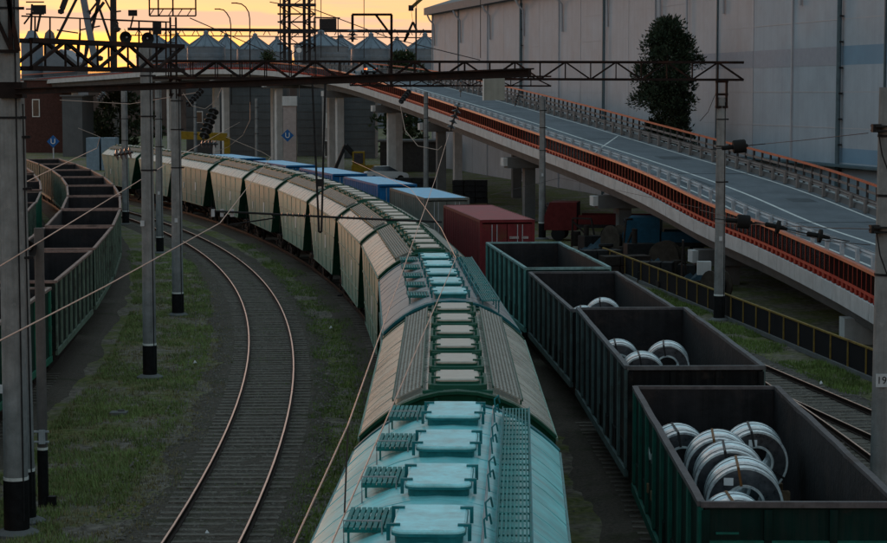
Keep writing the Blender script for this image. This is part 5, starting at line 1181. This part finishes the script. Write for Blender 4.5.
for k in range(18):
    px = 575 + k * 8.5 + rnd.uniform(-3, 3); Y = 128 - k * 1.9 + rnd.uniform(-3, 3); x = (px - 443.5) / F * Y; kd = k % 6; sc = rnd.uniform(.8, 1.4)
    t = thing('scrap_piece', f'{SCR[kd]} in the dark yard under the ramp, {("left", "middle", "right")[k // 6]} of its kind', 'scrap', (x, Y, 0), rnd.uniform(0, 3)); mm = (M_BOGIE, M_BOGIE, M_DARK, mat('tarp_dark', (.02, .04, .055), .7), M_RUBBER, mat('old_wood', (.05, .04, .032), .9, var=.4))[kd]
    if kd == 0: MB().lathe([(.3, 0), (.32, .05), (.3, .3), (.32, .35), (.3, .6), (.32, .65), (.3, .9), (.27, .9), (.01, .88)], n=14).build('drum', mm, t, True)
    elif kd == 1:
        for p, q in (((-.9, 0, 0), (-.5, 0, 1.9 * sc)), ((.9, 0, 0), (.7, .2, 1.9 * sc)), ((-.5, 0, 1.9 * sc), (.7, .2, 1.9 * sc)), ((-.9, 0, .2), (.7, .2, 1.7 * sc))): MB().beam(p, q, .09).build('bar', mm, t)
    elif kd == 2:
        MB().box((0, 0, .5 * sc), (1.4 * sc, 1, 1.0 * sc)).build('housing', mm, t); MB().tube((-.3, 0, sc), (-.3, 0, 1.7 * sc), .16, 10).build('pipe', M_BOGIE, t); MB().lathe([(.02, 0), (.42, 0), (.42, .14), (.02, .14)], (.72 * sc, 0, .55), (1, 0, 0), 14).build('flywheel', M_BOGIE, t)
    elif kd == 3: MB().grid([-1 + i * .25 for i in range(9)], [-.8 + i * .2 for i in range(9)], lambda x_, y_: (x_ * sc, y_ * sc, max(0, .8 * (1 - abs(x_)) * (1 - abs(y_)) + .1 + .5 * noise.noise(Vector((x_ * 3, y_ * 3, k)))))).build('tarp', mm, t, True)
    elif kd == 4:
        for j in range(4): MB().lathe([(.22, .0), (.4, .02), (.44, .1), (.4, .2), (.22, .22)], (rnd.uniform(-.08, .08), 0, .23 * j), n=14).build('tyre', mm, t, True)
    else:
        for y_ in (-.35, .35): MB().lathe([(.02, -.04), (.8 * sc, -.04), (.8 * sc, .04), (.02, .04)], (0, y_, .8 * sc), (0, 1, 0), 18).build('flange', mm, t)
        MB().tube((0, -.3, .8 * sc), (0, .3, .8 * sc), .4 * sc, 14).build('core', M_DARK, t)
bx_ = thing('blue_shed', 'pale blue sheds at the far left beyond the gondola row', 'shed'); 
for a_, b_ in ((86, 99), (101, 115)):
    a, b = at(a_, 140, 255), at(b_, 140, 255); MB().box(((a.x + b.x) / 2, 256.5, 2.0), (b.x - a.x, 3, 4.0)).build('unit', mat('shed_blue', (.16, .22, .27), .7, var=.15), bx_)
yc = thing('electrical_cabinet', 'pale grey cabinet box mounted beside the grey mast', 'cabinet'); c0 = at(704, 268, 95)
MB().box((c0.x, 95, c0.z), (.62, .4, .62)).build('box', M_CONC, yc); MB().box((c0.x + .1, 95, c0.z / 2 - .2), (.3, .3, c0.z - .3)).build('stand', M_CONCD, yc)
# small things on the ground
for k, (px, py, lab) in enumerate(((119, 415, 'small concrete cover slab in the grass left of the empty track'), (343, 297, 'dark drain grate in the grass beside the hoppers'), (346, 291, 'second dark drain grate beside the hoppers'))):
    x, y = xy(px, py); MB_ = MB().box((0, 0, .05), (.5, .42, .1)).box((0.06, .05, .13), (.2, .05, .06)); tag(MB_.build('cover_slab', M_CONCD if k == 0 else M_DARK, None, False, (x, y, 0)), lab, 'slab')
M_LIT = mat('litter_white', (.65, .65, .66), .7, var=.1)
for px, py, lab in ((195, 364, 'white scrap of litter in the grass left of the bend'), (207, 536, 'white scrap of litter between the rails at the bottom'), (821, 391, 'white scrap of litter on the right hand rail'), (331, 329, 'white scrap of litter right of the empty track')):
    x, y = xy(px, py); sc = rnd.uniform(.7, 1.2); MB_ = MB().add([(-.06 * sc, -.04, .02), (.05 * sc, -.05, .06), (.07, .04 * sc, .03), (-.04, .05, .09 * sc), (0, 0, .14)], [(0, 1, 4), (1, 2, 4), (2, 3, 4), (3, 0, 4), (0, 3, 2, 1)])
    tag(MB_.build('litter', M_LIT, None, False, (x, y, .0 if px < 800 else .2)), lab, 'litter')

# ------------------------------------------------------------------ grass, weeds, stones
def gnoise(x, y): return noise.noise(Vector((x * .33, y * .33, 3))) + .5 * noise.noise(Vector((x * 1.1, y * 1.1, 8)))
def clear(x, y):
    for T, wdt in ((T1, 1.9), (T2, 1.35), (T3, 1.4), (T4, 2.2), (T6, 1.7)):
        if abs(math.hypot(x - T.cx, y - T.cy) - T.r) < wdt: return False
    return True
def grass(name, n, fn, m, h0, h1, lab, wdt=.012):
    r_ = random.Random(11); mb = MB(); c = 0; tries = 0
    while c < n and tries < n * 12:
        tries += 1
        p = fn(r_)
        if p is None: continue
        x, y = p; z = gz(x, y) if 10 < y < 125 else 0.
        for b in range(4):
            h = r_.uniform(h0, h1); a = r_.uniform(0, 6.3); bx, by = x + r_.uniform(-.08, .08), y + r_.uniform(-.08, .08); lx, ly = math.cos(a) * h * .5, math.sin(a) * h * .5; wx, wy = -math.sin(a) * wdt, math.cos(a) * wdt
            mb.add([(bx - wx, by - wy, z - .01), (bx + wx, by + wy, z - .01), (bx + lx, by + ly, z + h)], [(0, 1, 2)])
        c += 1
    o = mb.build(name, m); tag(o, lab, 'grass', kind='stuff')
M_GRASS = mat('grass_blades', (.12, .17, .045), .8, var=.55, scale=.5, spec=.15)
M_GRASSL = mat('grass_verge', (.165, .215, .075), .8, var=.5, scale=.5, spec=.1)
M_GRASSD = mat('grass_dry', (.21, .18, .09), .85, var=.4, scale=.5, spec=.1)
def reg(x0, x1, y0, y1, thr, ymax=None):
    def fn(r_):
        y = y0 + (y1 - y0) * r_.random() ** 1.5; t = (y - 44) ; bend = -.0013 * max(0, y - 44) ** 2
        x = r_.uniform(x0, x1) + bend
        if not clear(x, y) or gnoise(x, y) < thr: return None
        return x, y
    return fn
grass('grass', 15000, reg(-11, -7.4, 38, 125, -.12), M_GRASSL, .05, .16, 'short green grass between the left gondolas and the empty track')
grass('dry_grass', 8000, reg(-11, -4.5, 38, 110, -.5), M_GRASSD, .04, .13, 'dry straw coloured grass in the left verge')
grass('grass', 9000, reg(-3.6, -1.0, 36, 130, -.35), M_GRASS, .05, .15, 'green grass strip between the empty track and the hopper row')
def fenceside(r_):
    k = r_.random(); p = fa.lerp(fb, k); x = p.x - r_.uniform(.1, 2.0); y = p.y + r_.uniform(-1, 1)
    return (x, y) if gnoise(x, y) > -.15 else None
grass('grass', 5000, fenceside, M_GRASS, .05, .18, 'green grass strip along the yellow railing')
def ties(r_):
    l = r_.uniform(T2.arc(34), T2.arc(120)); p, a = T2.at_arc(l, r_.uniform(-1.6, 1.6)); return (p.x, p.y) if gnoise(p.x * 2, p.y * 2) > -.1 else None
grass('weeds', 2500, ties, M_GRASS, .04, .11, 'sparse weeds growing between the sleepers')
st_ = MB(); r_ = random.Random(5)
def stone(x, y, z, s):
    P = [Vector((r_.uniform(.6, 1) * sx * s, r_.uniform(.6, 1) * sy * s, r_.uniform(.4, .8) * sz * s)) for sx, sy, sz in ((1, 0, 0), (-1, 0, 0), (0, 1, 0), (0, -1, 0), (0, 0, 1))]
    st_.add([q + Vector((x, y, z)) for q in P], [(0, 2, 4), (2, 1, 4), (1, 3, 4), (3, 0, 4)])
for k in range(26000):
    T = (T2, T2, T2, T5, T6)[k % 5]
    if T is T2: l = T.arc(34) + (T.arc(105) - T.arc(34)) * r_.random() ** 1.4; o_ = r_.gauss(0, 1.25); p, a = T.at_arc(l, max(-2.9, min(2.9, o_)))
    elif T is T5: p, a = T.at_arc(r_.uniform(T.arc(50), T.arc(85)), max(-2, min(2, r_.gauss(0, 1.0))))
    else: p, a = T.at_arc(r_.uniform(T.arc(48), T.arc(66)), r_.uniform(-1.8, 1.8))
    stone(p.x, p.y, .03, r_.uniform(.025, .075))
for k in range(9000):
    y = 36 + 70 * r_.random() ** 1.4; x = r_.uniform(-11.5, 4) - .0013 * max(0, y - 44) ** 2
    if clear(x, y): stone(x, y, gz(x, y), r_.uniform(.015, .045))
tag(st_.build('ballast_stones', mat('stone', (.14, .125, .11), .95, var=.5, scale=9)), 'loose grey brown ballast stones on and beside the empty track', 'stones', kind='stuff')
